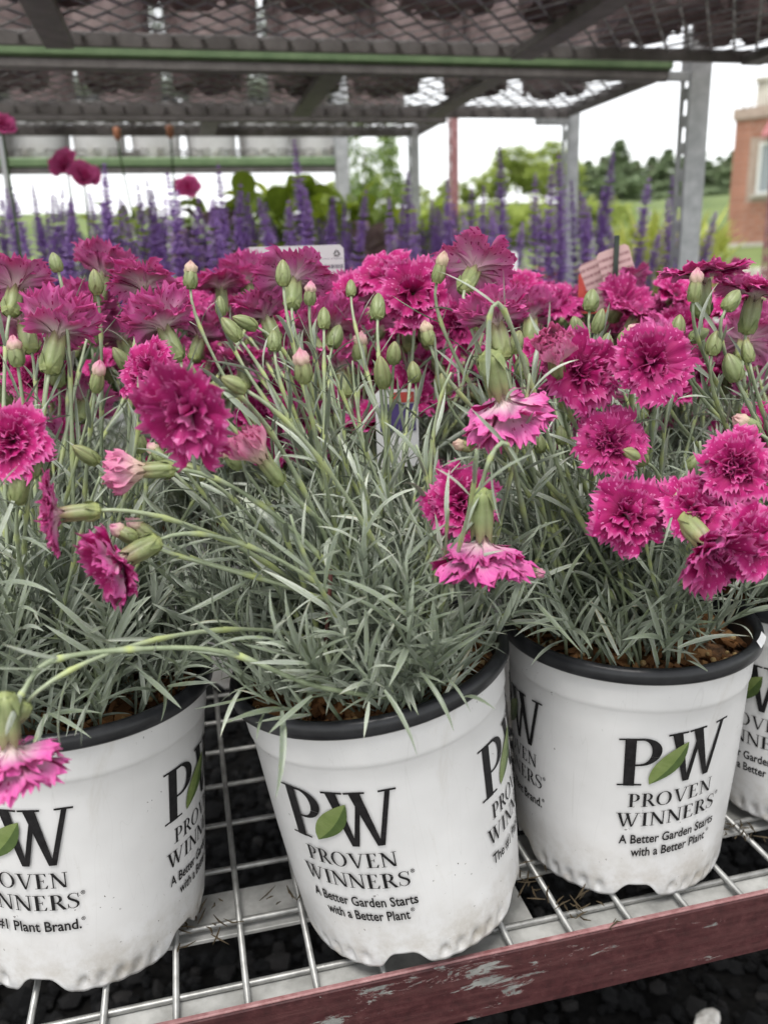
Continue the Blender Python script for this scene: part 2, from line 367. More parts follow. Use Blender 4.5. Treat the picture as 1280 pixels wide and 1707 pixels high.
# ================================================================== GROUND AND TERRAIN
GZ = -0.50
def ground_z(x, y):
    r = math.hypot(x, y)
    return GZ + 3.9 * float(smooth(11, 52, r)) if y > 0 else GZ
def build_ground():
    mb = MB(); rs = [0, .6, 1.2, 2.5, 4, 6, 8, 10, 12, 14, 17, 20, 24, 28, 33, 38, 44, 50, 58, 70, 95, 140, 240, 500]; n = 72
    V = []; 
    for r in rs:
        for j in range(n):
            a = 2 * math.pi * j / n; x, y = r * math.sin(a), r * math.cos(a)
            k = max(0.0, min(1.0, (math.cos(a) + .1) / .4))
            V.append((x, y, GZ + (ground_z(x, abs(y)) - GZ) * k + (.25 * math.sin(x * .31) * math.sin(y * .23 + 1) if r > 16 else 0)))
    F = [(i * n + j, (i + 1) * n + j, (i + 1) * n + (j + 1) % n, i * n + (j + 1) % n) for i in range(len(rs) - 1) for j in range(n)]
    mi = [1 if rs[i] >= 9.5 else 0 for i in range(len(rs) - 1) for j in range(n)]
    me = new_mesh('ground', V, F, [M['earth'], M['grass']], smooth=True, midx=mi)
    for p in me.polygons:
        if p.normal.z < 0: p.flip()
    put('ground', me, kind='structure')
build_ground()

def build_gravel():
    rng = np.random.default_rng(5)
    t = (1 + 5 ** .5) / 2
    ico = np.array([(-1, t, 0), (1, t, 0), (-1, -t, 0), (1, -t, 0), (0, -1, t), (0, 1, t), (0, -1, -t), (0, 1, -t), (t, 0, -1), (t, 0, 1), (-t, 0, -1), (-t, 0, 1)]); ico /= np.linalg.norm(ico[0])
    fi = np.array([(0, 11, 5), (0, 5, 1), (0, 1, 7), (0, 7, 10), (0, 10, 11), (1, 5, 9), (5, 11, 4), (11, 10, 2), (10, 7, 6), (7, 1, 8), (3, 9, 4), (3, 4, 2), (3, 2, 6), (3, 6, 8), (3, 8, 9), (4, 9, 5), (2, 4, 11), (6, 2, 10), (8, 6, 7), (9, 8, 1)])
    n = 11000
    xy = np.stack([rng.uniform(-.55, 1.5, n), rng.uniform(.1, 1.7, n)], 1)
    s = rng.uniform(.005, .0135, n) * np.where(rng.random(n) < .12, 1.5, 1.0)
    V = ico[None] * (1 + rng.uniform(-.28, .28, (n, 12, 1))) * s[:, None, None] * np.stack([rng.uniform(.7, 1.3, n), rng.uniform(.7, 1.3, n), rng.uniform(.55, .95, n)], 1)[:, None, :]
    V += np.stack([xy[:, 0], xy[:, 1], GZ + s * .35 + rng.uniform(0, .010, n)], 1)[:, None, :]
    F = (fi[None] + (np.arange(n) * 12)[:, None, None]).reshape(-1, 3)
    me = new_mesh('gravel', V.reshape(-1, 3), F, M['gravel'], {'rnd': np.repeat(rng.random(n) ** 2, 12)}, smooth=False)
    put('gravel', me, kind='stuff', label='loose black gravel on the ground under the rack', category='gravel')
build_gravel()
mb = MB(); mb.add([(-.62, .06, GZ + .004), (1.6, .06, GZ + .004), (1.6, 1.75, GZ + .004), (-.62, 1.75, GZ + .004)], [(0, 1, 2, 3)]); put('gravel_bed', mb.mesh('gravel_bed', M['bed'], False), kind='structure')
def white_stone():
    rng = np.random.default_rng(3); bm = bmesh.new(); bmesh.ops.create_icosphere(bm, subdivisions=2, radius=1)
    for v in bm.verts:
        v.co *= 1 + rng.uniform(-.34, .30); v.co.x *= .021; v.co.y *= .012; v.co.z *= .009
    me = bpy.data.meshes.new('white_stone'); bm.to_mesh(me); bm.free(); me.materials.append(M['whitestone'])
    d = ray(1178, 1700); p = CAM + d * ((GZ + .026 - CAM[2]) / d[2])
    put('white_stone', me, None, T(p[0], p[1], p[2], .5), label='single pale stone lying on the black gravel', category='stone')
white_stone()

# ================================================================== RACKS
def diamonds(mb, x0, x1, y0, y1, z, dx=.045, dy=.064, wd=.0042, th=.003):
    """expanded metal: zigzag strands crossing at the nodes"""
    nx = int(round((x1 - x0) / dx)); ny = int(round((y1 - y0) / dy)); dx = (x1 - x0) / nx; dy = (y1 - y0) / ny
    k = 0
    for i in range(nx):
        for j in range(ny):
            xa, ya = x0 + i * dx, y0 + j * dy
            for (p, q) in (((xa, ya + dy / 2), (xa + dx / 2, ya + dy)), ((xa + dx / 2, ya + dy), (xa + dx, ya + dy / 2)),
                           ((xa + dx, ya + dy / 2), (xa + dx / 2, ya)), ((xa + dx / 2, ya), (xa, ya + dy / 2))):
                p = np.array([*p, z + .0008 * ((i + j) % 2)]); q = np.array([*q, z + .0012 * ((i * 3 + j) % 2)])
                d = nrm(q - p); s = np.array([-d[1], d[0], 0]) * wd / 2; u = np.array([0, 0, th / 2]); tl = s * .55 + u * .8
                p = p - d * .0006; q = q + d * .0006
                mb.add([p - s - u, p + s - u * .2, p + s + u, p - s + u * .2, q - s - u, q + s - u * .2, q + s + u, q - s + u * .2],
                       [(0, 1, 5, 4), (1, 2, 6, 5), (2, 3, 7, 6), (3, 0, 4, 7)])

# ---- the front rack with the wire shelf
RY = 0.376
fr = thing('plant_rack', (.35, .9, GZ), 'front plant rack with wire shelf and peeling red front rail', 'rack')
XA, XB = -.62, 1.42
def part(name, mb, mat, parent, smooth=False, **k):
    P = WORLD[parent.name]; me = mb.mesh(name, mat, smooth, P); return put(name, me, parent, P, **k)
mb = MB(); 
mb.box((XA, RY, -.043), (XB, RY + .0032, .0012), bev=.0008)
rail = part('front_rail', mb, M['rail'], fr, label='red front rail with peeling paint')
mb = MB(); mb.box((XA, RY + .0004, .0012), (XB, RY + .0036, .0030), bev=.0006); part('rail_top_edge', mb, M['rail_edge'], rail)
mb = MB(); mb.box((XA, RY + .0032, -.0095), (XB, RY + .026, -.0070), bev=.0004); part('rail_ledge', mb, M['galv_lip'], rail)
wr = .0020
wm = MB(); wm.tube([(0, 0, 0), (.0, .3, 0), (0, .6, 0), (0, 1.12, 0)], wr, 7); wme_y = wm.mesh('wire_across', M['galv'])
wm = MB(); wm.tube([(XA, 0, 0), (-.2, 0, 0), (.3, 0, 0), (XB, 0, 0)], wr, 7); wme_x = wm.mesh('wire_along', M['galv'])
x = .0025 - .0391 * 15
while x < XB:
    if x > XA: put('wire', wme_y, fr, T(x, RY + .0035, -wr))
    x += .0391
for k in range(22): put('wire', wme_x, fr, T(0, .4005 + .0505 * k, -wr * 2.5))
mb = MB(); mb.box((XA, .447, -.0135), (XB, .487, -.0105), bev=.0004); part('support_bar', mb, M['galv_lip'], fr)
mb = MB(); mb.box((XA, .98, -.0135), (XB, 1.02, -.0105), bev=.0004); part('support_bar', mb, M['galv_lip'], fr)
for xa in (-.43, .152, .75):
    mb = MB(); mb.box((xa, RY + .027, -.0172), (xa + .034, 1.49, -.0142), bev=.0004); part('support_bar', mb, M['galv_lip'], fr)
mb = MB(); mb.box((XA, 1.497, -.04), (XB, 1.503, .012)); part('rear_rail', mb, M['galv'], fr)
UZ = .741                                             # underside of every upper shelf
for xx in (XA - .045, XB):
    for yy in (RY - .0, 1.47):
        mb = MB(); mb.box((xx, yy, GZ), (xx + .042, yy + .004, 1.05)); mb.box((xx, yy + .004, GZ), (xx + .004, yy + .042, 1.05)); part('post', mb, M['post'], fr)
mb = MB(); diamonds(mb, XA, XB, .867, 1.507, UZ + .004); part('expanded_mesh', mb, M['darksteel'], fr)
mb = MB(); mb.box((XA, 1.508, UZ - .011), (XB, 1.517, UZ + .010), bev=.001); part('upper_rear_rail', mb, M['beam'], fr)
mb = MB(); mb.box((XA, .850, UZ - .016), (XB, .862, UZ + .026), bev=.001); part('upper_front_rail', mb, M['rail'], fr)
for xa in (-.155, .60, -.60, 1.05):
    mb = MB(); mb.box((xa, .863, UZ - .016), (xa + .042, 1.507, UZ - .001), bev=.001); part('shelf_beam', mb, M['beam'], fr)

# ---- racks behind
def perforated_post(x, y, z0, z1, w, t=.003):
    """angle post with a row of slots down the side flange"""
    mb = MB(); mb.box((x, y, z0), (x + w, y + t, z1))
    n = int((z1 - z0) / .05); h = (z1 - z0) / n
    mb.box((x, y + t, z0), (x + t, y + .010, z1)); mb.box((x, y + .024, z0), (x + t, y + .038, z1))
    for i in range(n + 1):
        za = max(z0, z0 + i * h - h * .22); zb = min(z1, z0 + i * h + h * .22); mb.box((x, y + .010, za), (x + t, y + .024, zb))
    return mb
def back_rack(label, x0, x1, y0, y1, lipmat, posts, beams, lower=True, lip=(.740, .765), group='plant racks behind the front rack', rear_z=.0):
    r = thing('plant_rack', ((x0 + x1) / 2, (y0 + y1) / 2, GZ), label, 'rack', group)
    mb = MB(); mb.box((x0, y0, lip[0]), (x1, y0 + .028, lip[1]), bev=.004); part('shelf_lip', mb, lipmat, r)
    mb = MB(); mb.box((x0, y0 + .004, lip[0] - .017), (x1, y0 + .03, lip[0] - .001), bev=.002); part('front_rail', mb, M['beam'], r)
    mb = MB(); diamonds(mb, x0 + .01, x1 - .004, y0 + .031, y1 - .012, UZ + .004); part('expanded_mesh', mb, M['darksteel'], r)
    mb = MB(); mb.box((x0, y1 - .010, UZ - .014), (x1, y1, UZ + .012), bev=.001); part('rear_rail', mb, M['beam'], r)
    for xx in (x0 + .0, x1 - .006):
        mb = MB(); mb.box((xx, y0 + .031, UZ - .012), (xx + .006, y1 - .011, UZ + .014)); part('side_rail', mb, M['beam'], r)
    for xx in beams:
        mb = MB(); mb.box((xx, y0 + .031, UZ - .014), (xx + .04, y1 - .011, UZ - .001)); part('shelf_beam', mb, M['beam'], r)
    for (px, py, w, mat, zt) in posts:
        mb = perforated_post(px, py, GZ, zt, w); part('post', mb, mat, r, label='perforated galvanised post' if mat == M['post'] else None)
    if lower:
        mb = MB(); mb.box((x0, y0, -.05), (x1, y0 + .004, -.008)); part('lower_front_rail', mb, lipmat, r)
        mb = MB(); diamonds(mb, x0 + .01, x1 - .01, y0 + .006, y1 - .012, -.010); part('lower_mesh', mb, M['galv'], r)
        mb = MB(); mb.box((x0, y1 - .008, -.05), (x1, y1, -.004)); part('lower_rear_rail', mb, M['galv'], r)
    return r
r2 = back_rack('rack with green shelf lip right behind the magenta flowers', -.95, .985, 1.622, 2.10, M['green'],
               [(1.022, 1.62, .044, M['post'], 1.0), (.985, 2.085, .030, M['post'], .742), (-.97, 1.62, .044, M['post'], 1.0), (-.97, 2.07, .03, M['post'], .742)], [-.62, .30, .62])
mb = MB(); mb.box((.975, 1.624, .722), (1.0215, 1.636, .738), bev=.001); part('corner_bracket', mb, M['post'], r2)
mb = MB(); mb.box((.90, 2.083, .712), (.984, 2.098, .726), bev=.001); part('corner_bracket', mb, M['post'], r2)
r3 = back_rack('narrow dark rack behind the green lipped rack', -1.1, .69, 2.14, 2.40, M['beam'],
               [(.665, 2.385, .022, M['post'], .742), (-1.0, 2.385, .03, M['post'], .742)], [-.4, .1], lip=(.741, .758))
r4 = back_rack('farthest rack with white pots standing on its pale green lip', -.62, .525, 2.75, 3.15, M['green'],
               [(.525, 2.75, .040, M['post'], 1.1), (-.50, 2.73, .018, M['post'], 1.1), (-.44, 2.74, .015, M['post'], 1.1)], [-.1], lip=(.694, .720))
r5 = back_rack('rack with a thin faded red post beyond the salvias', .955, 2.2, 2.9, 3.3, M['rail'],
               [(.943, 2.885, .024, M['redpost'], .99), (2.2, 2.89, .024, M['redpost'], .99)], [1.5], lip=(.90, .925))
for o in list(r5.children):
    if o.name.split('.')[0] in ('shelf_lip', 'front_rail', 'expanded_mesh', 'rear_rail', 'side_rail', 'shelf_beam'):
        bpy.data.objects.remove(o)           # this one is an open bench: posts and lower shelf only

# ================================================================== POTS
PH, PRB, PRT = .166, .0694, .0776
def body_r(z): return PRB + (PRT - PRB) * z / .155
def pot_mesh(name, mat, cols=240):
    zs = [0, .0018, .004, .0065, .009, .0115, .014, .018, .024, .032, .05, .075, .10, .125, .1355, .1372, .139, .1405, .150, .1590]
    th = np.arange(cols) * 2 * math.pi / cols; deg = np.degrees(th)
    ph = (deg % 72.0) - 36.0                                  # an opening sits at the middle of every 72 degrees
    win = 1 - smooth(4.0, 15.0, np.abs(ph))
    zb = .0120 * win + .0011 * (.5 + .5 * np.cos((np.abs(ph) - 15.0) / 8.4 * 2 * math.pi)) * (1 - win)
    dm = ((np.abs(ph) - 15.0) / 8.4); dimp = np.exp(-(((dm % 1.0) - .5) / .20) ** 2) * (np.abs(ph) > 15.0)
    V = []
    for z in zs:
        zz = zb + z * (1 - zb / .03) if z < .03 else np.full(cols, z)
        r = body_r(zz) + (.0011 if z >= .139 else 0.0) + (.0006 if .1372 <= z < .139 else 0)
        r = r - .0012 * (1 - smooth(0, .008, zz)) * (1 - win) - .0036 * dimp * np.exp(-((z - .0070) / .0038) ** 2)
        r = r + .0004 * np.sin(th * 2 + z * 30) + .00025 * np.sin(th * 5 + z * 60)
        V.append(np.stack([r * np.cos(th), r * np.sin(th), zz], 1))
    k = len(zs); V = np.concatenate(V)
    F = [(i * cols + j, i * cols + (j + 1) % cols, (i + 1) * cols + (j + 1) % cols, (i + 1) * cols + j) for i in range(k - 1) for j in range(cols)]
    V = np.concatenate([V, np.stack([(PRB - .0032) * np.cos(th), (PRB - .0032) * np.sin(th), .0135 + 0 * th], 1),
                        np.stack([(PRB - .004) * np.cos(th), (PRB - .004) * np.sin(th), zb + .0004], 1)])
    b = k * cols; c = b + cols
    F += [((j + 1) % cols, j, c + j, c + (j + 1) % cols) for j in range(cols)]
    F += [(c + (j + 1) % cols, c + j, b + j, b + (j + 1) % cols) for j in range(cols)]
    F += [tuple(b + j for j in range(cols - 1, -1, -1))]
    return new_mesh(name, V, F, mat)
POT = pot_mesh('pot_body', M['pot'])
POT_LO = pot_mesh('pot_body_plain', M['pot'], 60)
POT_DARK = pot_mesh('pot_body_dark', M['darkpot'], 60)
mb = MB(); mb.lathe([(.0790, .1568), (.0816, .1570), (.0828, .1584), (.0830, .1618), (.0822, .1648), (.0801, .1668), (.0776, .1660), (.0761, .1627), (.0750, .154), (.0735, .140)], 96)
RIM = mb.mesh('pot_rim', M['rim'])
def soil_mesh():
    rng = np.random.default_rng(9); mb = MB(); V = [(0, 0, .146)]; n = 40
    for r in (.015, .03, .045, .06, .0735):
        for j in range(n):
            a = 2 * math.pi * j / n; V.append((r * math.cos(a), r * math.sin(a), .146 + rng.uniform(-.003, .003)))
    F = [(0, 1 + j, 1 + (j + 1) % n) for j in range(n)] + [(1 + i * n + j, 1 + (i + 1) * n + j, 1 + (i + 1) * n + (j + 1) % n, 1 + i * n + (j + 1) % n) for i in range(4) for j in range(n)]
    mb.add(V, F, 0)
    for _ in range(420):
        r = .073 * rng.random() ** .5; a = rng.uniform(0, 6.3); l = rng.uniform(.004, .013)
        d = nrm([rng.normal(), rng.normal(), rng.normal() * .45]); u = nrm(np.cross(d, [rng.normal(), rng.normal(), 1])); v = np.cross(d, u)
        p = np.array([r * math.cos(a), r * math.sin(a), .148 + rng.uniform(0, .004)]); w_, t_ = l * .28, l * .10
        if np.hypot(p[0] + d[0] * l / 2, p[1] + d[1] * l / 2) > .0735 or np.hypot(p[0] - d[0] * l / 2, p[1] - d[1] * l / 2) > .0735: continue
        q = [p + d * l / 2 * a_ + u * w_ * b_ + v * t_ * c_ for a_ in (-1, 1) for b_ in (-1, 1) for c_ in (-1, 1)]
        mb.add(q, [(0, 1, 3, 2), (4, 6, 7, 5), (0, 4, 5, 1), (2, 3, 7, 6), (0, 2, 6, 4), (1, 5, 7, 3)], 1, rng.random())
    for _ in range(46):
        r = .071 * rng.random() ** .4; a = rng.uniform(0, 6.3); R_ = rng.uniform(.0012, .0020)
        mb.lathe([(R_ * math.sin(t), -R_ * math.cos(t)) for t in (0.05, .8, 1.57, 2.35, 3.09)], 8, 2, T(r * math.cos(a), r * math.sin(a), .1525))
    return mb.mesh('soil', [M['soil'], M['bark'], M['bead']], False)
SOIL = soil_mesh()

# ---- lettering (serif capitals drawn as strokes, sans lines from the built-in font)
def ell(cx, cy, ro, so, ri, si, a0, a1, n=14, dx=0.0):
    q = []
    for i in range(n):
        t0 = math.radians(a0 + (a1 - a0) * i / n); t1 = math.radians(a0 + (a1 - a0) * (i + 1) / n)
        q.append([(cx + ro * math.cos(t0), cy + so * math.sin(t0)), (cx + ro * math.cos(t1), cy + so * math.sin(t1)),
                  (cx + dx + ri * math.cos(t1), cy + si * math.sin(t1)), (cx + dx + ri * math.cos(t0), cy + si * math.sin(t0))])
    return q
def rc(x0, y0, x1, y1): return [[(x0, y0), (x1, y0), (x1, y1), (x0, y1)]]
def dg(x0, x1, w0, y0=0.0, y1=1.0, w1=None):      # slanted stroke from (x0,y1) down to (x1,y0)
    w1 = w0 if w1 is None else w1; n = 4; q = []
    for i in range(n):
        a, b = i / n, (i + 1) / n
        f = lambda t: (x0 + (x1 - x0) * t, y1 + (y0 - y1) * t, w0 + (w1 - w0) * t)
        xa, ya, wa = f(a); xb, yb, wb = f(b); q.append([(xb, yb), (xb + wb, yb), (xa + wa, ya), (xa, ya)])
    return q
def srf(x0, x1, y, up, br=.05):                   # bracketed serif
    h = .035
    a = [(x0, y), (x1, y), (x1, y + h * up), (x0, y + h * up)]
    return [a if up > 0 else a[::-1]]
ST, TH = .16, .062
def glyph(c):
    if c == 'I': return .40, rc(.13, 0, .13 + ST, 1) + srf(.02, .39, 0, 1) + srf(.02, .39, 1, -1)
    if c == 'P': return .66, rc(.11, 0, .11 + ST, 1) + srf(.0, .38, 0, 1) + srf(.0, .26, 1, -1) + rc(.25, .955, .34, 1) + rc(.25, .42, .34, .46) + ell(.33, .71, .31, .29, .16, .247, -90, 90)
    if c == 'R': return .76, rc(.11, 0, .11 + ST, 1) + srf(.0, .37, 0, 1) + srf(.0, .26, 1, -1) + rc(.25, .955, .34, 1) + rc(.25, .45, .34, .49) + ell(.33, .725, .29, .275, .145, .232, -90, 90) + dg(.33, .62, .15, 0, .47, .17) + srf(.60, .82, 0, 1)
    if c == 'O': return .92, ell(.44, .5, .44, .52, .29, .475, 0, 360, 32)
    if c == 'E': return .68, rc(.11, 0, .11 + ST, 1) + srf(0, .60, 0, 1) + srf(0, .57, 1, -1) + rc(.25, .49, .45, .53) + rc(.43, .40, .465, .62) + [[(.60, .0), (.645, .22), (.60, .22), (.50, .035)], [(.57, 1.0), (.48, .965), (.55, .80), (.59, .80)]]
    if c == 'N': return .86, rc(.12, 0, .12 + TH, 1) + rc(.70, 0, .70 + TH, 1) + dg(.05, .62, .165) + srf(.02, .28, 0, 1) + srf(-.02, .2, 1, -1) + srf(.60, .86, 1, -1)
    if c == 'V': return .84, dg(.06, .385, .165, -.02, 1, .10) + [[q[1], q[0], q[3], q[2]] for q in dg(.72, .40, .055, -.02, 1, .075)] + srf(-.03, .33, 1, -1) + srf(.60, .88, 1, -1)
    if c == 'W': return 1.20, dg(.06, .335, .165, -.02, 1, .10) + dg(.60, .36, .055, -.02, 1, .07) + dg(.46, .745, .165, -.02, 1, .10) + dg(1.06, .765, .055, -.02, 1, .07) + srf(-.03, .33, 1, -1) + srf(.38, .74, 1, -1) + srf(.95, 1.21, 1, -1)
    if c == 'S':
        pts = [(.52, .74), (.50, .88), (.40, .965), (.28, .985), (.15, .93), (.09, .80), (.13, .67), (.27, .56), (.41, .46), (.49, .35), (.50, .22), (.42, .08), (.28, .015), (.14, .06), (.07, .16), (.055, .27)]
        wd = [.03, .035, .04, .045, .07, .11, .13, .145, .145, .135, .11, .07, .045, .04, .035, .03]
        q = []; P = np.array(pts); tn = np.gradient(P, axis=0); tn /= np.linalg.norm(tn, axis=1)[:, None]; nn = np.stack([-tn[:, 1], tn[:, 0]], 1)
        for i in range(len(P) - 1):
            q.append([tuple(P[i] + nn[i] * wd[i] / 2), tuple(P[i + 1] + nn[i + 1] * wd[i + 1] / 2), tuple(P[i + 1] - nn[i + 1] * wd[i + 1] / 2), tuple(P[i] - nn[i] * wd[i] / 2)])
        return .60, q + rc(.505, .68, .54, .97) + rc(.035, .03, .07, .33)
    return .3, []
BIG_W = [dg(.03, .40, .25, -.03, 1, .12), dg(.735, .44, .10, -.03, 1, .12), dg(.56, .97, .25, -.03, 1, .12), dg(1.35, 1.01, .11, -.03, 1, .12), srf(-.06, .43, 1, -1), srf(.46, .92, 1, -1), srf(1.20, 1.58, 1, -1)]
def word(txt, s0, s1, base, cap, gap=.06):
    x = 0; out = []
    for c in txt:
        wdt, q = glyph(c); out += [[(a + x, b) for a, b in p] for p in q]; x += wdt + gap
    k = (s1 - s0) / (x - gap)
    return [[(s0 + a * k, base + b * cap) for a, b in p] for p in out]
R0 = .0735
def wrap(S, Z, sl, off):
    S = np.asarray(S); Z = np.asarray(Z) + sl * S; r = body_r(Z) + off; th = S / R0
    return np.stack([r * np.sin(th), -r * np.cos(th), Z], 1)              # theta 0 faces -Y
def strokes_mesh(name, polys, mat, sl=0.0):
    V, F = [], []; k = 0
    for i, p in enumerate(polys):
        P = np.array(p); area = .5 * sum(P[a][0] * P[(a + 1) % len(P)][1] - P[(a + 1) % len(P)][0] * P[a][1] for a in range(len(P)))
        if area < 0: P = P[::-1]
        off = .00085 + .00001 * (i % 12)
        v = wrap(P[:, 0], P[:, 1], sl, off); V.append(v); F.append(tuple(range(k, k + len(v)))); k += len(v)
    return new_mesh(name, np.concatenate(V), F, mat, smooth=False)
def text_mesh(name, txt, s0, s1, base, cap, mat, sl=0.0):
    cu = bpy.data.curves.new('t', 'FONT'); cu.body = txt; cu.size = 1.0; cu.offset = .018; cu.resolution_u = 3
    ob = bpy.data.objects.new('t', cu); COL.objects.link(ob); dg_ = bpy.context.evaluated_depsgraph_get()
    me = bpy.data.meshes.new_from_object(ob.evaluated_get(dg_)); bpy.data.objects.remove(ob); bpy.data.curves.remove(cu)
    co = np.array([v.co[:] for v in me.vertices]); mn, mx = co[:, 0].min(), co[:, 0].max()
    S = s0 + (co[:, 0] - mn) / (mx - mn) * (s1 - s0); Z = base + co[:, 1] * cap / .70
    W = wrap(S, Z, sl, .00088)
    for v, c in zip(me.vertices, W): v.co = c
    me.name = name; me.materials.clear(); me.materials.append(mat)
    for p in me.polygons:
        c = p.center
        if p.normal.x * c.x + p.normal.y * c.y < 0: p.flip()
    me.update(); return me
LOGO = {}
def logo_meshes(kind, sl):
    key = (kind, sl)
    if key in LOGO: return LOGO[key]
    L = []
    gp = glyph('P')[1]
    bigp = rc(.10, 0, .31, 1) + srf(-.02, .45, 0, 1) + srf(-.02, .33, 1, -1) + rc(.30, .955, .42, 1) + rc(.30, .42, .42, .46) + ell(.41, .71, .39, .29, .20, .245, -90, 90, 20)
    kx = .0298
    L.append(('lettering', strokes_mesh('monogram_p', [[(-.0335 + a * kx, .0890 + b * .033) for a, b in p] for p in bigp], M['ink'], sl)))
    wq = [p for g in BIG_W for p in g]
    L.append(('lettering', strokes_mesh('monogram_w', [[(-.0052 + a * .0242, .0890 + b * .0338) for a, b in p] for p in wq], M['ink'], sl)))
    L.append(('lettering', strokes_mesh('word_one', word('PROVEN', -.0272, .0267, .0735, .0096), M['ink'], sl)))
    L.append(('lettering', strokes_mesh('word_two', word('WINNERS', -.0333, .0317, .0593, .0098, .05), M['ink'], sl)))
    L.append(('lettering', text_mesh('registered', '\u00ae', .0322, .0346, .0672, .0024, M['ink'], sl)))
    if kind == 'a':
        L.append(('lettering', text_mesh('slogan_one', 'A Better Garden Starts', -.0312, .0335, .0465, .0064, M['ink'], sl)))
        L.append(('lettering', text_mesh('slogan_two', 'with a Better Plant', -.0235, .0275, .0368, .0064, M['ink'], sl)))
        L.append(('lettering', text_mesh('registered', '\u00ae', .0282, .0306, .0415, .0024, M['ink'], sl)))
    else:
        L.append(('lettering', text_mesh('slogan', 'The #1 Plant Brand.', -.0312, .0310, .0455, .0066, M['ink'], sl)))
        L.append(('lettering', text_mesh('registered', '\u00ae', .0312, .0334, .0505, .0022, M['ink'], sl)))
    # leaf emblem: two halves along a curved midrib
    n = 12; t = np.linspace(0, 1, n); B = np.array([-.0158, .0895]); E_ = np.array([.0058, .1155]); ax = E_ - B; nr = np.array([-ax[1], ax[0]]) / np.linalg.norm(ax)
    mid = B + ax * t[:, None] - nr * (.0022 * np.sin(t * math.pi))[:, None]
    up = B + ax * t[:, None] + nr * (.0066 * np.sin(np.pi * t ** .8) ** .85)[:, None]; lo = B + ax * t[:, None] - nr * (.0070 * np.sin(np.pi * t ** 1.15) ** .9)[:, None]
    def strip(a, b, off, mat, nm):
        S = np.concatenate([a, b]); v = wrap(S[:, 0], S[:, 1], sl, off); F = [(i, i + 1, n + i + 1, n + i) for i in range(n - 1)]
        me = new_mesh(nm, v, F, mat, smooth=False)
        for p in me.polygons:
            if p.normal.x * p.center.x + p.normal.y * p.center.y < 0: p.flip()
        return me
    L.append(('leaf_emblem', strip(up, mid, .00108, M['emblem'], 'emblem_light')))
    L.append(('leaf_emblem', strip(mid, lo, .00106, M['emblem_dark'], 'emblem_dark')))
    LOGO[key] = L; return L
def add_pot(owner, Mp, logos, body=POT, sl=0.0):
    p = put('pot', body, owner, Mp)
    put('rim', RIM, p, Mp); put('soil', SOIL, p, Mp)
    for kind, deg in logos:
        for nm, me in logo_meshes(kind, sl):
            put(nm, me, p, Mp @ T(0, 0, 0, math.radians(deg)))
    return p

# ================================================================== DIANTHUS PARTS
def blade(seed):
    """narrow folded leaf, unit length along x"""
    rng = np.random.default_rng(seed); n = 7; s = np.linspace(0, 1, n + 1)
    wd = rng.uniform(.029, .044) * (1 - (np.abs(s - .35) / .65).clip(0, 1) ** 2.2) * np.where(s < .35, .62 + .38 * s / .35, 1.0); wd[-1] = .001
    bend = rng.uniform(-.25, 1.0); tw = rng.uniform(-.9, .9); side = rng.uniform(-.35, .35)
    a = -bend * s ** 1.3 * 1.15; b = side * s
    dx = np.cos(a) * np.cos(b); dz = np.sin(a); dy = np.sin(b)
    x = np.concatenate([[0], np.cumsum((dx[1:] + dx[:-1]) / 2) / n]); z = np.concatenate([[0], np.cumsum((dz[1:] + dz[:-1]) / 2) / n]); y = np.concatenate([[0], np.cumsum((dy[1:] + dy[:-1]) / 2) / n])
    V = []
    for i in range(n + 1):
        c, q = math.cos(tw * s[i]), math.sin(tw * s[i]); nx, nz = -math.sin(a[i]), math.cos(a[i])
        for l, d in ((-1, .55), (0, -.35), (1, .55)):
            ly = l * wd[i]; lz = d * wd[i] * .55
            yy, zz = ly * c - lz * q, ly * q + lz * c
            V.append((x[i] + nx * zz, y[i] + yy, z[i] + nz * zz))
    F = []
    for i in range(n):
        for l in (0, 1): k = i * 3 + l; F.append((k, k + 3, k + 4, k + 1))
    return np.array(V), np.array(F)
BLADES = [blade(100 + i) for i in range(18)]
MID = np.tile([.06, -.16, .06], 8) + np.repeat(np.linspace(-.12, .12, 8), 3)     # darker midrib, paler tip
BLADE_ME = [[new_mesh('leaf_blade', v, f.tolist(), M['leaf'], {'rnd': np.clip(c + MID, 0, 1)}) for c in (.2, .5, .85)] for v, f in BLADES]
def blades_joined(name, items, Minv, mat=None):
    """items: (variant, 4x4, rnd)"""
    V, F, A = [], [], []; k = 0
    for vi, m, c in items:
        v, f = BLADES[vi]; V.append(v @ m[:3, :3].T + m[:3, 3]); F.append(f + k); k += len(v); A.append(np.clip(c + MID, 0, 1))
    V = np.concatenate(V) @ Minv[:3, :3].T + Minv[:3, 3]
    return new_mesh(name, V, np.concatenate(F), mat or M['leaf'], {'rnd': np.concatenate(A)})
def bez(P0, d0, P1, d1, n=16):
    t = np.linspace(0, 1, n)[:, None]; P0, P1 = np.asarray(P0), np.asarray(P1)
    a, b = P0 + np.asarray(d0) , P1 - np.asarray(d1)
    return (1 - t) ** 3 * P0 + 3 * (1 - t) ** 2 * t * a + 3 * (1 - t) * t ** 2 * b + t ** 3 * P1
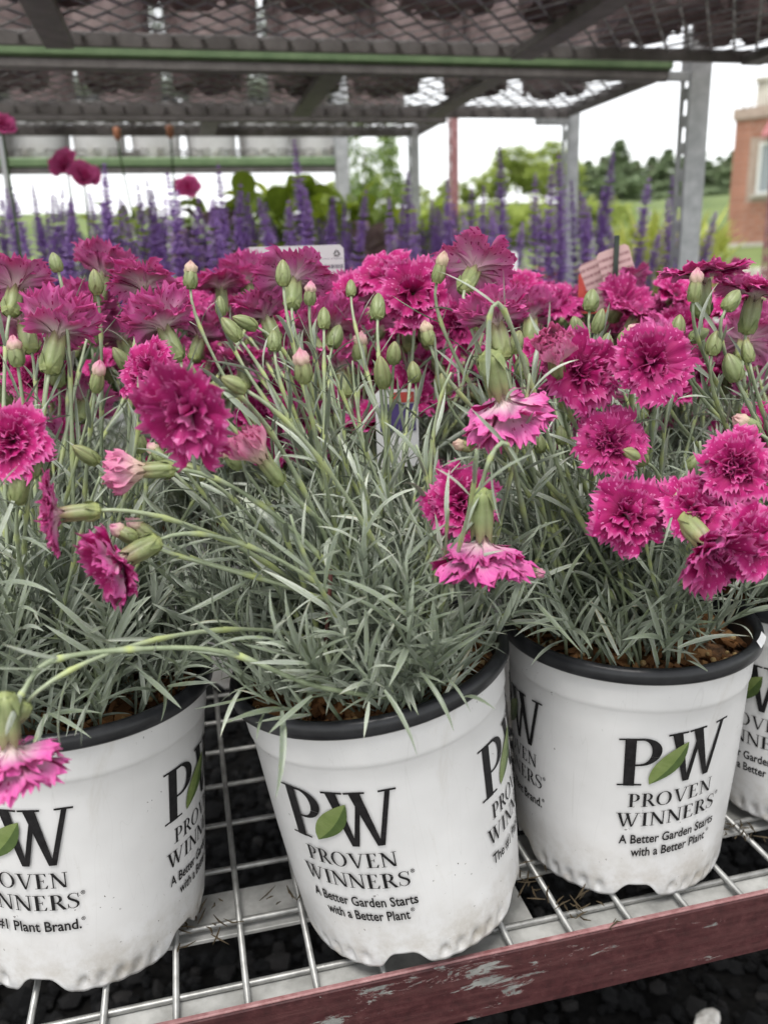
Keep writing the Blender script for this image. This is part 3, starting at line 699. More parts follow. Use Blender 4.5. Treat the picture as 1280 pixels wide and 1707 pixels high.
def tuft(rng, n_shoots=120, spread=1.0, bare=None):
    """leaf transforms of one cushion, local to the pot (crown at z=.148)"""
    items = []
    for i in range(n_shoots):
        r = .060 * rng.random() ** .6; az = rng.uniform(0, 2 * math.pi); o = np.array([math.cos(az), math.sin(az), 0])
        if bare is not None and r > .022 and abs((az - bare + math.pi) % (2 * math.pi) - math.pi) < .75: continue
        lean = math.radians(6 + 62 * (r / .06) * rng.uniform(.35, 1.12)) * spread
        L = rng.uniform(.045, .118) * (1.05 if lean < .8 else .72)
        d0 = nrm(o * math.sin(lean) + np.array([0, 0, math.cos(lean)]) + rng.normal(0, .12, 3))
        d1 = nrm(d0 + np.array([0, 0, rng.uniform(-.2, .55)]) + rng.normal(0, .15, 3))
        P0 = np.array([o[0] * r, o[1] * r, .149]); P1 = P0 + (d0 + d1) / 2 * L
        pts = bez(P0, d0 * L * .35, P1, d1 * L * .35, 12); tan = np.gradient(pts, axis=0)
        npair = int(L / .0054); ph = rng.uniform(0, 3.14); tone = rng.uniform(-.18, .18)
        for k in range(npair):
            f = .12 + .88 * (k + 1) / npair; idx = min(11, int(f * 11)); p = pts[idx]; t = nrm(tan[idx])
            h = nrm(np.cross(t, [0.31, .77, .2])); h2 = np.cross(t, h); a0 = ph + k * math.pi / 2
            for sgn in (0, math.pi):
                q = h * math.cos(a0 + sgn) + h2 * math.sin(a0 + sgn)
                ang = rng.uniform(.30, .85) * (1.0 if f < .85 else .55); dl = nrm(t * math.cos(ang) + q * math.sin(ang) + rng.normal(0, .1, 3))
                ll = rng.uniform(.019, .042) * (1.0 if f < .9 else .75)
                tp = p + dl * ll
                rt_ = np.hypot(tp[0], tp[1])
                if rt_ > .070:                       # never through the wall of the pot: a blade leaves above the rim or not at all
                    rp_ = np.hypot(p[0], p[1]); zc = p[2] + (tp[2] - p[2]) * min(1.0, max(0.0, (.080 - rp_) / max(1e-4, rt_ - rp_)))
                    if zc < .178: continue
                if rt_ > .072 and tp[2] < .186 + (rt_ - .072) * .8 and rng.random() > (.60 if tp[0] < -.02 else .35): continue
                if p[2] < .160 and rng.random() < .05: items.append((int(rng.integers(0, 18)), frame(dl, t - q * .3, p, ll), 1.0)); continue
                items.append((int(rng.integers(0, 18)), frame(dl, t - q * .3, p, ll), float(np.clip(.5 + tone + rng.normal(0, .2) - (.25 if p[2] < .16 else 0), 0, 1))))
    return items

def petal_arrays(seed, L=.021, half=.62, teeth=10, e0=80, e1=8, ruf=.10, tooth=.12, r0=.0016, curl=0.0):
    """one petal: pale claw, broad blade, fringed edge; face and underside are separate skins"""
    rng = np.random.default_rng(seed); s = np.array([0, .18, .34, .50, .64, .77, .89, 1.0]); ns = len(s); nc = 2 * teeth + 1
    t = np.linspace(-1, 1, nc)
    e = np.radians(e0 + (e1 - e0) * smooth(.05, .58, s) + curl * smooth(.55, 1.0, s))
    ds = np.diff(s, prepend=0) * L; rho = r0 + np.cumsum(np.cos(e) * ds); zz = np.cumsum(np.sin(e) * ds)
    hw = L * (.055 + half * smooth(.10, .90, s))
    ph, k1, ph2, k2 = rng.uniform(0, 6.3), rng.uniform(1.0, 2.2), rng.uniform(0, 6.3), rng.uniform(3.2, 5.0)
    tj = rng.uniform(.05, 1.65, nc); lobes = .05 * L * np.sin(t * rng.uniform(3, 6) + rng.uniform(0, 6))
    V = np.zeros((ns, nc, 3))
    for i in range(ns):
        back = L * .26 * np.abs(t) ** 2.3 * s[i] ** 1.6
        tip = lobes * s[i] ** 4
        if i == ns - 1: tip = tip + L * tooth * np.where(np.arange(nc) % 2 == 0, tj, -.30)
        rr = rho[i] - back * math.cos(e[i]) + tip * math.cos(e[i])
        dz = ruf * L * s[i] ** 2.2 * (np.sin(t * math.pi * k1 + ph) + .55 * np.sin(t * math.pi * k2 + ph2)) + rng.normal(0, .012 * L, nc) * (2.2 if i == ns - 1 else (1 if s[i] > .6 else 0))
        z = zz[i] - back * math.sin(e[i]) + tip * math.sin(e[i])
        V[i, :, 0] = rr - dz * math.sin(e[i]); V[i, :, 1] = hw[i] * t + (rng.normal(0, .020 * L, nc) if i == ns - 1 else 0); V[i, :, 2] = z + dz * math.cos(e[i])
    du = np.gradient(V, axis=0); dv = np.gradient(V, axis=1); nn = np.cross(du, dv); nn /= np.linalg.norm(nn, axis=2)[:, :, None] + 1e-9
    A = V + nn * .00010; B = V - nn * .00010
    F = [(i * nc + j, (i + 1) * nc + j, (i + 1) * nc + j + 1, i * nc + j + 1) for i in range(ns - 1) for j in range(nc - 1)]
    k = ns * nc; G = [tuple(x + k for x in f[::-1]) for f in F]
    rad = np.repeat(s, nc); ang = np.tile(t, ns)
    return np.concatenate([A.reshape(-1, 3), B.reshape(-1, 3)]), F, G, np.concatenate([rad, rad]), np.concatenate([ang, ang + 3.0])
class FB:
    def __init__(s): s.V = []; s.F = []; s.m = []; s.r = []; s.a = []; s.n = 0
    def petal(s, arr, m):
        V, F, G, r, a = arr; k = s.n; s.V.append(V @ m[:3, :3].T + m[:3, 3]); s.n += len(V)
        s.F += [tuple(x + k for x in f) for f in F] + [tuple(x + k for x in f) for f in G]; s.m += [0] * len(F) + [1] * len(G); s.r.append(r); s.a.append(a + k * .01)
    def mesh(s, name, mats): return new_mesh(name, np.concatenate(s.V), s.F, mats, {'rad': np.concatenate(s.r), 'ang': np.concatenate(s.a)}, True, s.m)
def RZ(a): return T(0, 0, 0, a)
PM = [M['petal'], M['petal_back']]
# outer petals, shared between flowers
OUTER = []
for i in range(10):
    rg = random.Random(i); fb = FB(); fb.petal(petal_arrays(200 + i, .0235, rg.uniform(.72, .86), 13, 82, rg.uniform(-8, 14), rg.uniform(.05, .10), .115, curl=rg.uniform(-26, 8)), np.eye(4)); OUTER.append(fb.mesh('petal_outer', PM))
REFLEX = []
for i in range(5):
    rg = random.Random(i + 50); fb = FB(); fb.petal(petal_arrays(260 + i, .0240, .66, 12, 84, rg.uniform(34, 48), .10, .125, curl=-12), np.eye(4)); REFLEX.append(fb.mesh('petal_funnel', PM))
def inner_cluster(seed, k2=6, k3=7, k4=5):
    rg = random.Random(seed); fb = FB()
    for i in range(k2): fb.petal(petal_arrays(seed * 37 + i, rg.uniform(.0165, .0205), rg.uniform(.62, .84), 12, 84, rg.uniform(6, 26), rg.uniform(.08, .15), .12, .0013, rg.uniform(-25, 18)), RZ(i * 2 * math.pi / k2 + rg.uniform(-.25, .25)))
    for i in range(k3): fb.petal(petal_arrays(seed * 53 + i, rg.uniform(.0115, .0150), rg.uniform(.50, .72), 9, 86, rg.uniform(34, 62), rg.uniform(.16, .28), .14, .0009, rg.uniform(-45, 25)), RZ(i * 2 * math.pi / k3 + rg.uniform(-.4, .4)))
    for i in range(k4): fb.petal(petal_arrays(seed * 59 + i, rg.uniform(.0090, .0120), rg.uniform(.40, .60), 7, 88, rg.uniform(60, 84), rg.uniform(.2, .34), .16, .0006, rg.uniform(-60, 10)), RZ(i * 2 * math.pi / k4 + rg.uniform(-.4, .4)))
    return fb
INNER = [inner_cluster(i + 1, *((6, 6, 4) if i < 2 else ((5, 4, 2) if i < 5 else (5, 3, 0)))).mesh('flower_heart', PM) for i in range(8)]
def whole(seed):
    rg = random.Random(seed); fb = inner_cluster(seed, 5, 5, 0); up_ = rg.uniform(-6, 26)
    for i in range(5): fb.petal(petal_arrays(seed * 71 + i, .0235, rg.uniform(.70, .84), 12, 82, up_ + rg.uniform(-6, 10), rg.uniform(.06, .12), .12, curl=rg.uniform(-25, 12)), RZ(i * 2 * math.pi / 5 + rg.uniform(-.15, .15)))
    return fb.mesh('flower_whole', PM)
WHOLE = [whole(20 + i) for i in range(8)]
def funnel(seed):
    rg = random.Random(seed); fb = inner_cluster(seed, 3, 4, 0)
    for i in range(6): fb.petal(petal_arrays(seed * 73 + i, .0245, rg.uniform(.58, .72), 12, 84, rg.uniform(30, 50), rg.uniform(.08, .14), .12, curl=rg.uniform(-30, -5)), RZ(i * 2 * math.pi / 6 + rg.uniform(-.15, .15)))
    return fb.mesh('flower_funnel', PM)
FUNNEL = [funnel(60 + i) for i in range(5)]
def half_open(seed):
    rg = random.Random(seed); fb = FB()
    for i in range(7): fb.petal(petal_arrays(seed * 91 + i, rg.uniform(.021, .024), rg.uniform(.40, .50), 9, 58, rg.uniform(72, 90), rg.uniform(.06, .12), .08, .0040, rg.uniform(5, 45)), RZ(i * 2 * math.pi / 7 + rg.uniform(-.2, .2)))
    for i in range(5): fb.petal(petal_arrays(seed * 97 + i, .021, .38, 8, 72, 86, .14, .09, .0018, 20), RZ(i * 1.257 + rg.uniform(-.4, .4)))
    return fb.mesh('flower_half_open', [M['petal_bud'], M['petal_bud']])
HALF = [half_open(3 + i) for i in range(4)]
def calyx(seed, L=.0175, r=.0052, open_=1.0):
    """green tube ending in five teeth, mouth at z=0"""
    rng = np.random.default_rng(seed); n = 20; prof = [(.0015, -L - .0012), (.0030, -L), (.0052, -L + .0016), (.92 * r, -L * .72), (r, -L * .45), (.96 * r, -L * .2), (.80 * r * open_, 0.0)]
    mb = MB(); A = np.array([0, .02, .06, .3, .55, .8, .92])
    V = []
    for i, (q, z) in enumerate(prof):
        for j in range(n):
            a = 2 * math.pi * j / n; tooth = (.5 + .5 * math.cos(a * 5)) ; zz = z + (.0042 * tooth - .0008 if i == len(prof) - 1 else (.0008 * tooth if i == len(prof) - 2 else 0))
            qq = q * (1 + .03 * math.cos(a * 5)) + (.0005 * tooth if i == len(prof) - 1 else 0); V.append((qq * math.cos(a), qq * math.sin(a), zz))
    k = len(prof); F = [(i * n + j, i * n + (j + 1) % n, (i + 1) * n + (j + 1) % n, (i + 1) * n + j) for i in range(k - 1) for j in range(n)] + [tuple(range(n - 1, -1, -1))]
    mb.add(V, F, 0, np.repeat(A, n))
    for j in range(4):                                     # small scales at the base
        a = j * math.pi / 2 + .4; c, s_ = math.cos(a), math.sin(a); w_ = .0026
        P = lambda rr, l, z: (rr * c - l * s_, rr * s_ + l * c, z)
        mb.add([P(.0036, -w_, -L - .0002), P(.0036, w_, -L - .0002), P(.0061, w_ * .8, -L + .0042), P(.0064, 0, -L + .0088), P(.0061, -w_ * .8, -L + .0042)], [(0, 1, 2, 3, 4)], 0, [.1, .1, .3, .6, .3])
    return mb.mesh('calyx', M['calyx'])
CALYX = [calyx(i, .0160 + .0010 * i, .0051 + .0003 * (i % 3)) for i in range(4)]
def bud(seed, tip):
    """closed bud, base at z=0"""
    rng = np.random.default_rng(seed); L = rng.uniform(.0150, .0185); r = rng.uniform(.0044, .0053); n = 20
    f = [0, .05, .18, .36, .56, .74, .88, .97, 1.0]; rr = [.25, .66, .93, 1.0, .95, .76, .47, .20, .03] if not tip else [.25, .62, .90, 1.0, 1.0, .92, .80, .70, .62]
    Lc = L if not tip else L * .80
    V = [((q * r * (1 + .045 * math.cos(5 * 2 * math.pi * j / n) * (g > .3))) * math.cos(2 * math.pi * j / n), (q * r * (1 + .045 * math.cos(5 * 2 * math.pi * j / n) * (g > .3))) * math.sin(2 * math.pi * j / n),
          g * Lc + (.0028 * (.5 + .5 * math.cos(5 * 2 * math.pi * j / n)) - .0012 if (tip and g == 1.0) else 0)) for g, q in zip(f, rr) for j in range(n)]
    k = len(f); F = [(i * n + j, i * n + (j + 1) % n, (i + 1) * n + (j + 1) % n, (i + 1) * n + j) for i in range(k - 1) for j in range(n)] + [tuple(range(n - 1, -1, -1))]
    a = [.0, .05, .2, .35, .55, .7, .76, .8, .88] if not tip else [.0, .05, .2, .35, .55, .72, .82, .90, 1.0]
    if not tip: F.append(tuple(range((k - 1) * n, k * n)))
    mb = MB(); mb.add(V, F, 0, np.repeat(a, n))
    for j in range(4):
        an = j * math.pi / 2 + .4; c, s_ = math.cos(an), math.sin(an); w_ = .0024
        P = lambda q, l, z: (q * c - l * s_, q * s_ + l * c, z)
        mb.add([P(r * .55, -w_, .0003), P(r * .55, w_, .0003), P(r * 1.0, w_ * .8, L * .24), P(r * 1.07, 0, L * .46), P(r * 1.0, -w_ * .8, L * .24)], [(0, 1, 2, 3, 4)], 0, [.1, .1, .3, .5, .3])
    me = mb.mesh('bud_calyx', M['calyx']); tm = None
    if tip:
        mb2 = MB(); nn = 30; fz = [0, .25, .5, .72, .88, .97, 1.0]; V2 = []; ph = rng.uniform(0, 6)
        for g in fz:
            R2 = r * (.72 + .22 * math.sin(min(1, g * 1.5) * 1.9)) * (1 - g ** 2.6) + .0003; zz2 = Lc - .002 + g * L * .46
            for j in range(nn):
                a_ = 2 * math.pi * j / nn; w2 = 1 + .30 * abs(math.sin(2.5 * a_ + 3.2 * g + ph)) - .16 + .10 * math.sin(7 * a_ - 5 * g) * g + rng.normal(0, .04)
                V2.append((R2 * w2 * math.cos(a_), R2 * w2 * math.sin(a_), zz2 + rng.normal(0, .0005) * g + .0010 * g * math.sin(5 * a_ + ph)))
        F2 = [(i * nn + j, i * nn + (j + 1) % nn, (i + 1) * nn + (j + 1) % nn, (i + 1) * nn + j) for i in range(len(fz) - 1) for j in range(nn)] + [tuple(range((len(fz) - 1) * nn, len(fz) * nn))]
        rad2 = np.repeat(np.array(fz) * .85, nn); tm = new_mesh('bud_petals', V2, F2, [M['petal_bud']], {'rad': rad2, 'ang': np.tile(np.linspace(0, 2, nn), len(fz))})
    return me, tm, L
BUDS = [bud(10 + i, False) for i in range(5)]
TIPS = [bud(30 + i, True) for i in range(5)]

def add_flower(owner, pos, face, rng, kind='F', size=1.0, detail=True, droop=0.0):
    """pos = throat of the flower, face = direction it looks; returns the stem's end and its direction"""
    Mf = frame_z(face, pos, rng.uniform(0, 6.28), size); face = nrm(face)
    ci = int(rng.integers(0, 4)); Lc = (.0160 + .0010 * ci) * size
    if kind == 'H':
        fl = put('flower', HALF[int(rng.integers(0, 4))], owner, Mf, label='half open pale pink flower')
        put('calyx', CALYX[ci], fl, Mf)
    elif detail:
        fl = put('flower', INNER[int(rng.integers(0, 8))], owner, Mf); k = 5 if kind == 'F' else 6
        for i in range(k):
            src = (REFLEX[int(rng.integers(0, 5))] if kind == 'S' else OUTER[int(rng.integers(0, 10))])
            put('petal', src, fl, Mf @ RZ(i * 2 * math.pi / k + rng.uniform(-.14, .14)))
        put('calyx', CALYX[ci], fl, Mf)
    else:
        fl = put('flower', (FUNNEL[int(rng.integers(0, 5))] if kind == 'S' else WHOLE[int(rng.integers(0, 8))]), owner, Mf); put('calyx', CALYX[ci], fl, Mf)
    tone = float(rng.random()) * (.15 if kind == 'H' else 1.0)
    for o in (fl, *fl.children): o['tone'] = tone
    return pos - face * Lc, face
def add_bud(owner, pos, up, rng, tip=False, size=1.0):
    me, tm, L = (TIPS if tip else BUDS)[int(rng.integers(0, 5))]; Mb = frame_z(up, pos - nrm(up) * L * size * .5, rng.uniform(0, 6.28), size)
    b = put('bud', me, owner, Mb); b['tone'] = float(rng.random())
    if tm is not None: put('petal_tip', tm, b, Mb)['tone'] = float(rng.random())
    return pos - nrm(up) * L * size * .5, nrm(up)
def add_stem(owner, P0, d0, P1, d1, rng, r0=.0016, r1=.0010, leaves=3, detail=True, via=None, n=20):
    """tube from the crown P0 to the calyx base P1 with swollen nodes and paired leaves"""
    L = np.linalg.norm(np.asarray(P1) - P0)
    if via is not None and len(via):
        K = np.array([P0] + list(via) + [P1]); tg = np.gradient(K, axis=0); tg[0] = nrm(d0) * np.linalg.norm(K[1] - K[0]); tg[-1] = nrm(d1) * np.linalg.norm(K[-1] - K[-2]) * .8
        seg = []; m = max(7, n // (len(K) - 1))
        for i in range(len(K) - 1): q = bez(K[i], tg[i] / 3, K[i + 1], tg[i + 1] / 3, m); seg.append(q[:-1] if i < len(K) - 2 else q)
        pts = np.concatenate(seg)
    else: pts = bez(P0, nrm(d0) * L * .38, P1, nrm(d1) * min(L * .30, .035), n)
    k = len(pts); f = np.linspace(0, 1, k); rad = r0 + (r1 - r0) * f
    nodes = [int(round((.22 + .70 * (i + .5 + rng.uniform(-.2, .2)) / max(1, leaves)) * (k - 1))) for i in range(leaves)]
    tone = np.full(k, rng.uniform(.05, .6))
    for q in nodes:
        rad[q] *= 1.55; tone[q] = .95
        if q + 1 < k: rad[q + 1] *= 1.12
    mb = MB(); mb.tube(pts, rad, 7, 0, tone); P = WORLD[owner.name]
    st = put('stem', mb.mesh('stem', M['stem'], True, P), owner, P)
    tan = np.gradient(pts, axis=0); items = []; ph = rng.uniform(0, 3.1)
    for c, q in enumerate(nodes):
        t = nrm(tan[q]); h = nrm(np.cross(t, [.3, .7, .25])); h2 = np.cross(t, h); a0 = ph + c * 1.57
        for sg in (0, math.pi):
            o = h * math.cos(a0 + sg) + h2 * math.sin(a0 + sg); an = rng.uniform(.35, .9); dl = nrm(t * math.cos(an) + o * math.sin(an))
            ll = rng.uniform(.024, .050) * (1.15 - .55 * q / k); items.append((int(rng.integers(0, 18)), frame(dl, t - o * .4, pts[q] + o * rad[q] * .5, ll), float(np.clip(rng.normal(.6, .18), 0, 1))))
    if items:
        if detail:
            for vi, m, c in items: put('leaf', BLADE_ME[vi][0 if c < .35 else (1 if c < .7 else 2)], st, m)
        else:
            put('leaves', blades_joined('stem_leaves', items, np.linalg.inv(P)), st, P)
    return pts, nodes

# ================================================================== THE FRONT PLANTS
RNG = np.random.default_rng(77)
def front_plant(label, x, y, z, tilt, logos, sl, seed, n_shoots=120, n_single=120, spread=1.0, bare=None, group='dianthus pots along the front of the shelf'):
    t = thing('potted_dianthus', (x, y, z), label, 'potted plant', group)
    Mp = T(x, y, z) @ rot_xy(*tilt); add_pot(t, Mp, logos, POT, sl)
    rng = np.random.default_rng(seed); items = tuft(rng, n_shoots, spread, bare)
    Mt = T(x, y, z) @ rot_xy(tilt[0] * .8, tilt[1] * .8); items = [(v, Mt @ m, c) for v, m, c in items]
    order = sorted(range(len(items)), key=lambda i: items[i][1][1, 3] - .35 * items[i][1][2, 3] + rng.uniform(0, .05))
    single = set(order[:n_single])
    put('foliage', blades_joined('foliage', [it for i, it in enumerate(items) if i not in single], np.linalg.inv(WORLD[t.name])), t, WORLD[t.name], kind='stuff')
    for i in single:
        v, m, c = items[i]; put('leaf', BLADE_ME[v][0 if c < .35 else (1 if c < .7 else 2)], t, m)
    return t
A4 = lambda first, deg: [(first if k % 2 == 0 else ('b' if first == 'a' else 'a'), deg + 90 * k) for k in range(4)]
PL = {}
PL['L'] = front_plant('dianthus in white pot at the left edge, its lettering cut off by the photo frame', -.0875, .4790, .0008, (math.radians(-2), math.radians(2.2)), A4('b', -21), 0.0, 1, 170)
PL['M'] = front_plant('dianthus in the tilted white pot in the centre, magenta blooms leaning left', .1133, .4385, .0089, (math.radians(-2.2), math.radians(-7.8)), A4('a', -33), 0.0, 2, 200, 170, bare=-.15)
PL['R'] = front_plant('dianthus in upright white pot with chipped black rim, right of the tilted pot', .2694, .4609, .0006, (0, 0), A4('a', -4.4), .10, 3, 160, bare=-.45)
PL['Q'] = front_plant('dianthus in white pot cut off by the right edge of the photo', .4330, .4800, .0006, (0, math.radians(-1)), A4('a', -66), .05, 4, 110, 60)
BASE = {k: WORLD[o.name][:3, 3] for k, o in PL.items()}
def crown(pl, rng, toward=None):
    b = BASE[pl]; a = rng.uniform(0, 6.28); r = .040 * rng.random() ** .5
    p = b + np.array([r * math.cos(a), r * math.sin(a), .150])
    if toward is not None:
        v = np.asarray(toward)[:2] - b[:2]; v = v / (np.linalg.norm(v) + 1e-6); p[:2] += v * .015
    return p
def d_of(px): return FPX * .0435 / px
DIST = {(92, 858): .385, (200, 935): .385, (228, 785): .40, (430, 757): .395, (803, 905): .395, (836, 668): .415, (768, 835): .42, (1183, 912): .42, (1157, 850): .435, (1046, 857): .43, (1257, 902): .43, (1228, 777): .44,
        (22, 735): .42, (968, 620): .45, (1085, 605): .45, (1018, 737): .45, (18, 1250): .365, (245, 615): .45, (925, 590): .43, (826, 536): .46, (272, 545): .47, (98, 555): .47}
# u, v, apparent width px, facing (right, up, towards viewer), kind, plant
FLOWERS = [
 (312, 688, 172, (-.36, -.50, .76), 'F', 'M'), (22, 735, 112, (.15, .0, .95), 'F', 'L'), (92, 858, 118, (-.93, -.10, .30), 'F', 'M'),
 (200, 935, 108, (-.70, -.42, .45), 'S', 'M'), (228, 785, 105, (-.97, -.05, .2), 'H', 'M'), (430, 757, 100, (-.55, .72, .4), 'H', 'M'),
 (768, 835, 118, (-.05, .08, .98), 'F', 'R'), (803, 905, 138, (.02, -.95, -.16), 'S', 'R'), (836, 668, 150, (.30, -.85, -.38), 'S', 'R'),
 (968, 620, 126, (.22, .02, .95), 'F', 'R'), (925, 590, 112, (-.2, .45, .85), 'H', 'R'), (1085, 605, 122, (.05, .02, 1.0), 'F', 'R'),
 (1018, 737, 110, (-.12, .22, .95), 'F', 'R'), (1046, 857, 122, (0, .08, 1.0), 'F', 'Q'), (1157, 850, 116, (.08, .42, .9), 'F', 'Q'),
 (1183, 912, 112, (.35, -.62, .68), 'S', 'Q'), (1257, 902, 112, (.1, .05, 1.0), 'F', 'Q'), (1228, 777, 112, (-.05, .10, .98), 'F', 'Q'),
 (1278, 735, 112, (-.2, .0, .95), 'F', 'Q'), (1170, 462, 118, (-.05, .95, .20), 'F', 'Q'), (1258, 492, 112, (.15, .92, .2), 'F', 'Q'),
 (688, 487, 108, (-.1, .1, 1.0), 'F', 'M'), (790, 450, 122, (.28, .62, -.62), 'F', 'R'), (826, 536, 100, (-.18, .95, -.15), 'S', 'R'),
 (490, 468, 116, (.0, .80, -.50), 'F', 'M'), (243, 482, 112, (.08, .86, -.35), 'F', 'L'), (98, 555, 108, (.12, .95, -.22), 'S', 'L'),
 (272, 545, 100, (-.42, .88, -.15), 'S', 'M'), (28, 478, 112, (.0, .85, -.40), 'F', 'L'), (172, 455, 92, (.15, .95, -.2), 'S', 'L'),
 (40, 535, 104, (-.3, .88, -.2), 'S', 'L'), (425, 592, 84, (.1, -.4, -.85), 'F', 'M'), (140, 668, 92, (-.1, .7, -.6), 'F', 'L'),
 (245, 615, 92, (-.5, .3, .75), 'F', 'L'), (560, 545, 96, (.2, .9, -.2), 'S', 'M'), (368, 478, 86, (-.1, .9, -.1), 'F', 'M'),
 (1240, 570, 100, (.3, .6, -.6), 'F', 'Q'), (18, 1250, 125, (.08, -.98, -.10), 'S', 'M'), (640, 460, 92, (-.3, .5, .75), 'F', 'M'),
 (60, 628, 92, (.3, .3, .85), 'F', 'L'), (335, 560, 88, (.2, .9, -.25), 'S', 'L'), (455, 528, 86, (.3, .6, .7), 'F', 'M'), (600, 632, 84, (-.2, .2, .95), 'F', 'M'), (530, 600, 84, (.1, .85, -.3), 'S', 'M'), (722, 612, 84, (.1, .3, .9), 'F', 'M'), (205, 565, 88, (-.3, .85, -.2), 'S', 'L'), (480, 660, 82, (.2, .5, .8), 'F', 'M'), (585, 500, 84, (0, .9, -.3), 'S', 'M'), (885, 530, 86, (.1, .85, -.35), 'S', 'R'), (930, 508, 84, (.1, .6, .7), 'F', 'R'), (410, 470, 84, (-.2, .9, -.2), 'S', 'L'), (300, 505, 88, (.2, .6, .7), 'F', 'L'), (140, 520, 90, (.2, .9, -.2), 'S', 'L'), (860, 480, 84, (-.2, .7, .6), 'F', 'R'), (1120, 640, 84, (.1, .5, .8), 'F', 'Q'), (680, 660, 80, (.2, .85, -.2), 'S', 'M'),
 (760, 545, 92, (.1, -.2, .95), 'F', 'R'), (1060, 525, 84, (.3, .8, .4), 'F', 'R'), (690, 560, 88, (0, .1, .95), 'F', 'M'),
]
# u, v, axis (right, up, towards viewer), pink tip?, plant, distance
BUDLIST = [
 (93, 437, (0, 1, .1), 0, 'L', .47), (163, 632, (.05, 1, .15), 1, 'L', .45), (27, 590, (-.1, 1, .1), 1, 'L', .47), (318, 462, (.05, 1, .1), 1, 'M', .50), (472, 455, (0, 1, .1), 0, 'M', .47),
 (517, 492, (.15, 1, .2), 1, 'M', .47), (540, 530, (.35, 1, .1), 0, 'M', .47), (505, 615, (.05, 1, .3), 1, 'M', .41), (457, 568, (0, 1, .1), 0, 'M', .46), (385, 548, (-.25, 1, .1), 0, 'M', .46), (408, 537, (-.8, .5, .2), 0, 'M', .47),
 (630, 510, (-.1, 1, .1), 0, 'M', .48), (657, 588, (0, 1, .1), 0, 'M', .47), (637, 620, (-.1, 1, .1), 0, 'M', .46), (713, 558, (-.1, 1, .2), 1, 'R', .43), (800, 533, (-.1, 1, .1), 0, 'R', .50),
 (774, 743, (-.8, .45, .4), 1, 'R', .42), (998, 535, (0, 1, .1), 0, 'R', .48), (1130, 543, (.1, 1, .1), 0, 'Q', .50), (1190, 572, (0, 1, .1), 0, 'Q', .49), (1165, 558, (.75, .5, .2), 0, 'Q', .50), (1220, 612, (-.4, .8, .2), 0, 'Q', .49),
 (1245, 585, (.1, 1, 0), 0, 'Q', .50), (1158, 480, (.05, 1, .1), 1, 'Q', .48), (1157, 770, (.3, .8, .3), 0, 'R', .50), (1217, 828, (-.5, .4, .6), 0, 'Q', .47), (1057, 760, (-.6, .6, .4), 0, 'R', .45), (1047, 560, (.8, .4, .2), 1, 'R', .46), (1245, 710, (-.7, .4, .3), 1, 'Q', .47),
 (733, 450, (.1, 1, .1), 1, 'R', .47), (893, 955, (.2, .1, .95), 1, 'R', .45), (143, 757, (-.5, .4, .5), 0, 'L', .44), (322, 785, (-.85, .4, .3), 0, 'M', .42), (263, 757, (-.3, .9, .3), 1, 'M', .43), (388, 763, (-.35, .9, .2), 1, 'M', .41), (322, 625, (.1, 1, .1), 0, 'L', .52),
 (600, 582, (0, 1, .1), 1, 'M', .55), (95, 505, (0, 1, 0), 0, 'L', .50), (160, 470, (-.2, 1, 0), 0, 'L', .50), (368, 510, (.1, 1, 0), 0, 'M', .50), (255, 590, (-.7, .6, .2), 0, 'L', .47), (203, 598, (.1, 1, 0), 0, 'L', .52), (295, 610, (0, 1, 0), 0, 'L', .52), (390, 640, (-.9, .3, .2), 0, 'M', .36),
 (1010, 575, (.1, 1, 0), 0, 'R', .55), (560, 560, (-.1, 1, 0), 0, 'M', .53), (900, 740, (0, 1, .1), 0, 'R', .50), (935, 725, (.2, .9, .1), 0, 'R', .50), (815, 755, (-.1, 1, 0), 0, 'R', .55), (935, 832, (-.6, .6, .2), 0, 'R', .50), (1220, 500, (.6, .7, .1), 0, 'Q', .49), (860, 570, (.2, 1, 0), 0, 'R', .52), (870, 610, (-.2, .9, 0), 0, 'R', .52),
 (210, 890, (-.85, .4, .2), 1, 'M', .40), (238, 885, (-.75, .5, .2), 1, 'M', .41), (60, 775, (0, .95, .2), 0, 'L', .42), (32, 810, (-.1, .95, .2), 0, 'L', .42), (230, 735, (.1, .9, .2), 0, 'L', .46), (28, 1192, (-.75, -.5, .3), 1, 'M', .37),
 (1110, 600, (.4, .8, .1), 0, 'Q', .52), (985, 500, (0, 1, 0), 0, 'R', .55), (960, 545, (.1, 1, 0), 0, 'R', .57), (585, 480, (.1, 1, 0), 0, 'M', .55), (690, 620, (0, 1, 0), 0, 'M', .53), (740, 640, (.1, 1, 0), 0, 'R', .5),
]
for (u, v, wpx, fc, kd, pl) in FLOWERS:
    d = DIST.get((u, v), d_of(wpx)); size = min(1.10, max(.74, wpx * d / (FPX * .0445) * (1.28 if kd == 'S' else 1.0)))
    p = at_dist(u, v, d); f = scr(*fc); own = PL[pl]
    e, dr = add_flower(own, p - f * .004, f, RNG, kd, size)
    P0 = crown(pl, RNG, p); up = nrm(nrm(e - P0) * .5 + np.array([0, 0, .7]))
    via = None
    if (u, v) == (18, 1250):
        via = [at_dist(540, 1147, .405), at_dist(375, 1087, .385), at_dist(215, 1083, .375), at_dist(82, 1104, .368), at_dist(30, 1165, .365)]
        add_stem(own, P0, (-.5, -.4, .3), e, dr, RNG, .0012, .0010, 4, True, via, 40)
        continue
    if fc[1] < -.5:                                   # nodding blooms hang from a bent-over tip
        via = [P0 + (e - P0) * .55 + np.array([0, 0, .012]), e - f * .016 + np.array([.012, .0, .004])]
    add_stem(own, P0, up, e, dr, RNG, 0.0013 if wpx > 110 else .0012, .0009, 4, True, via)
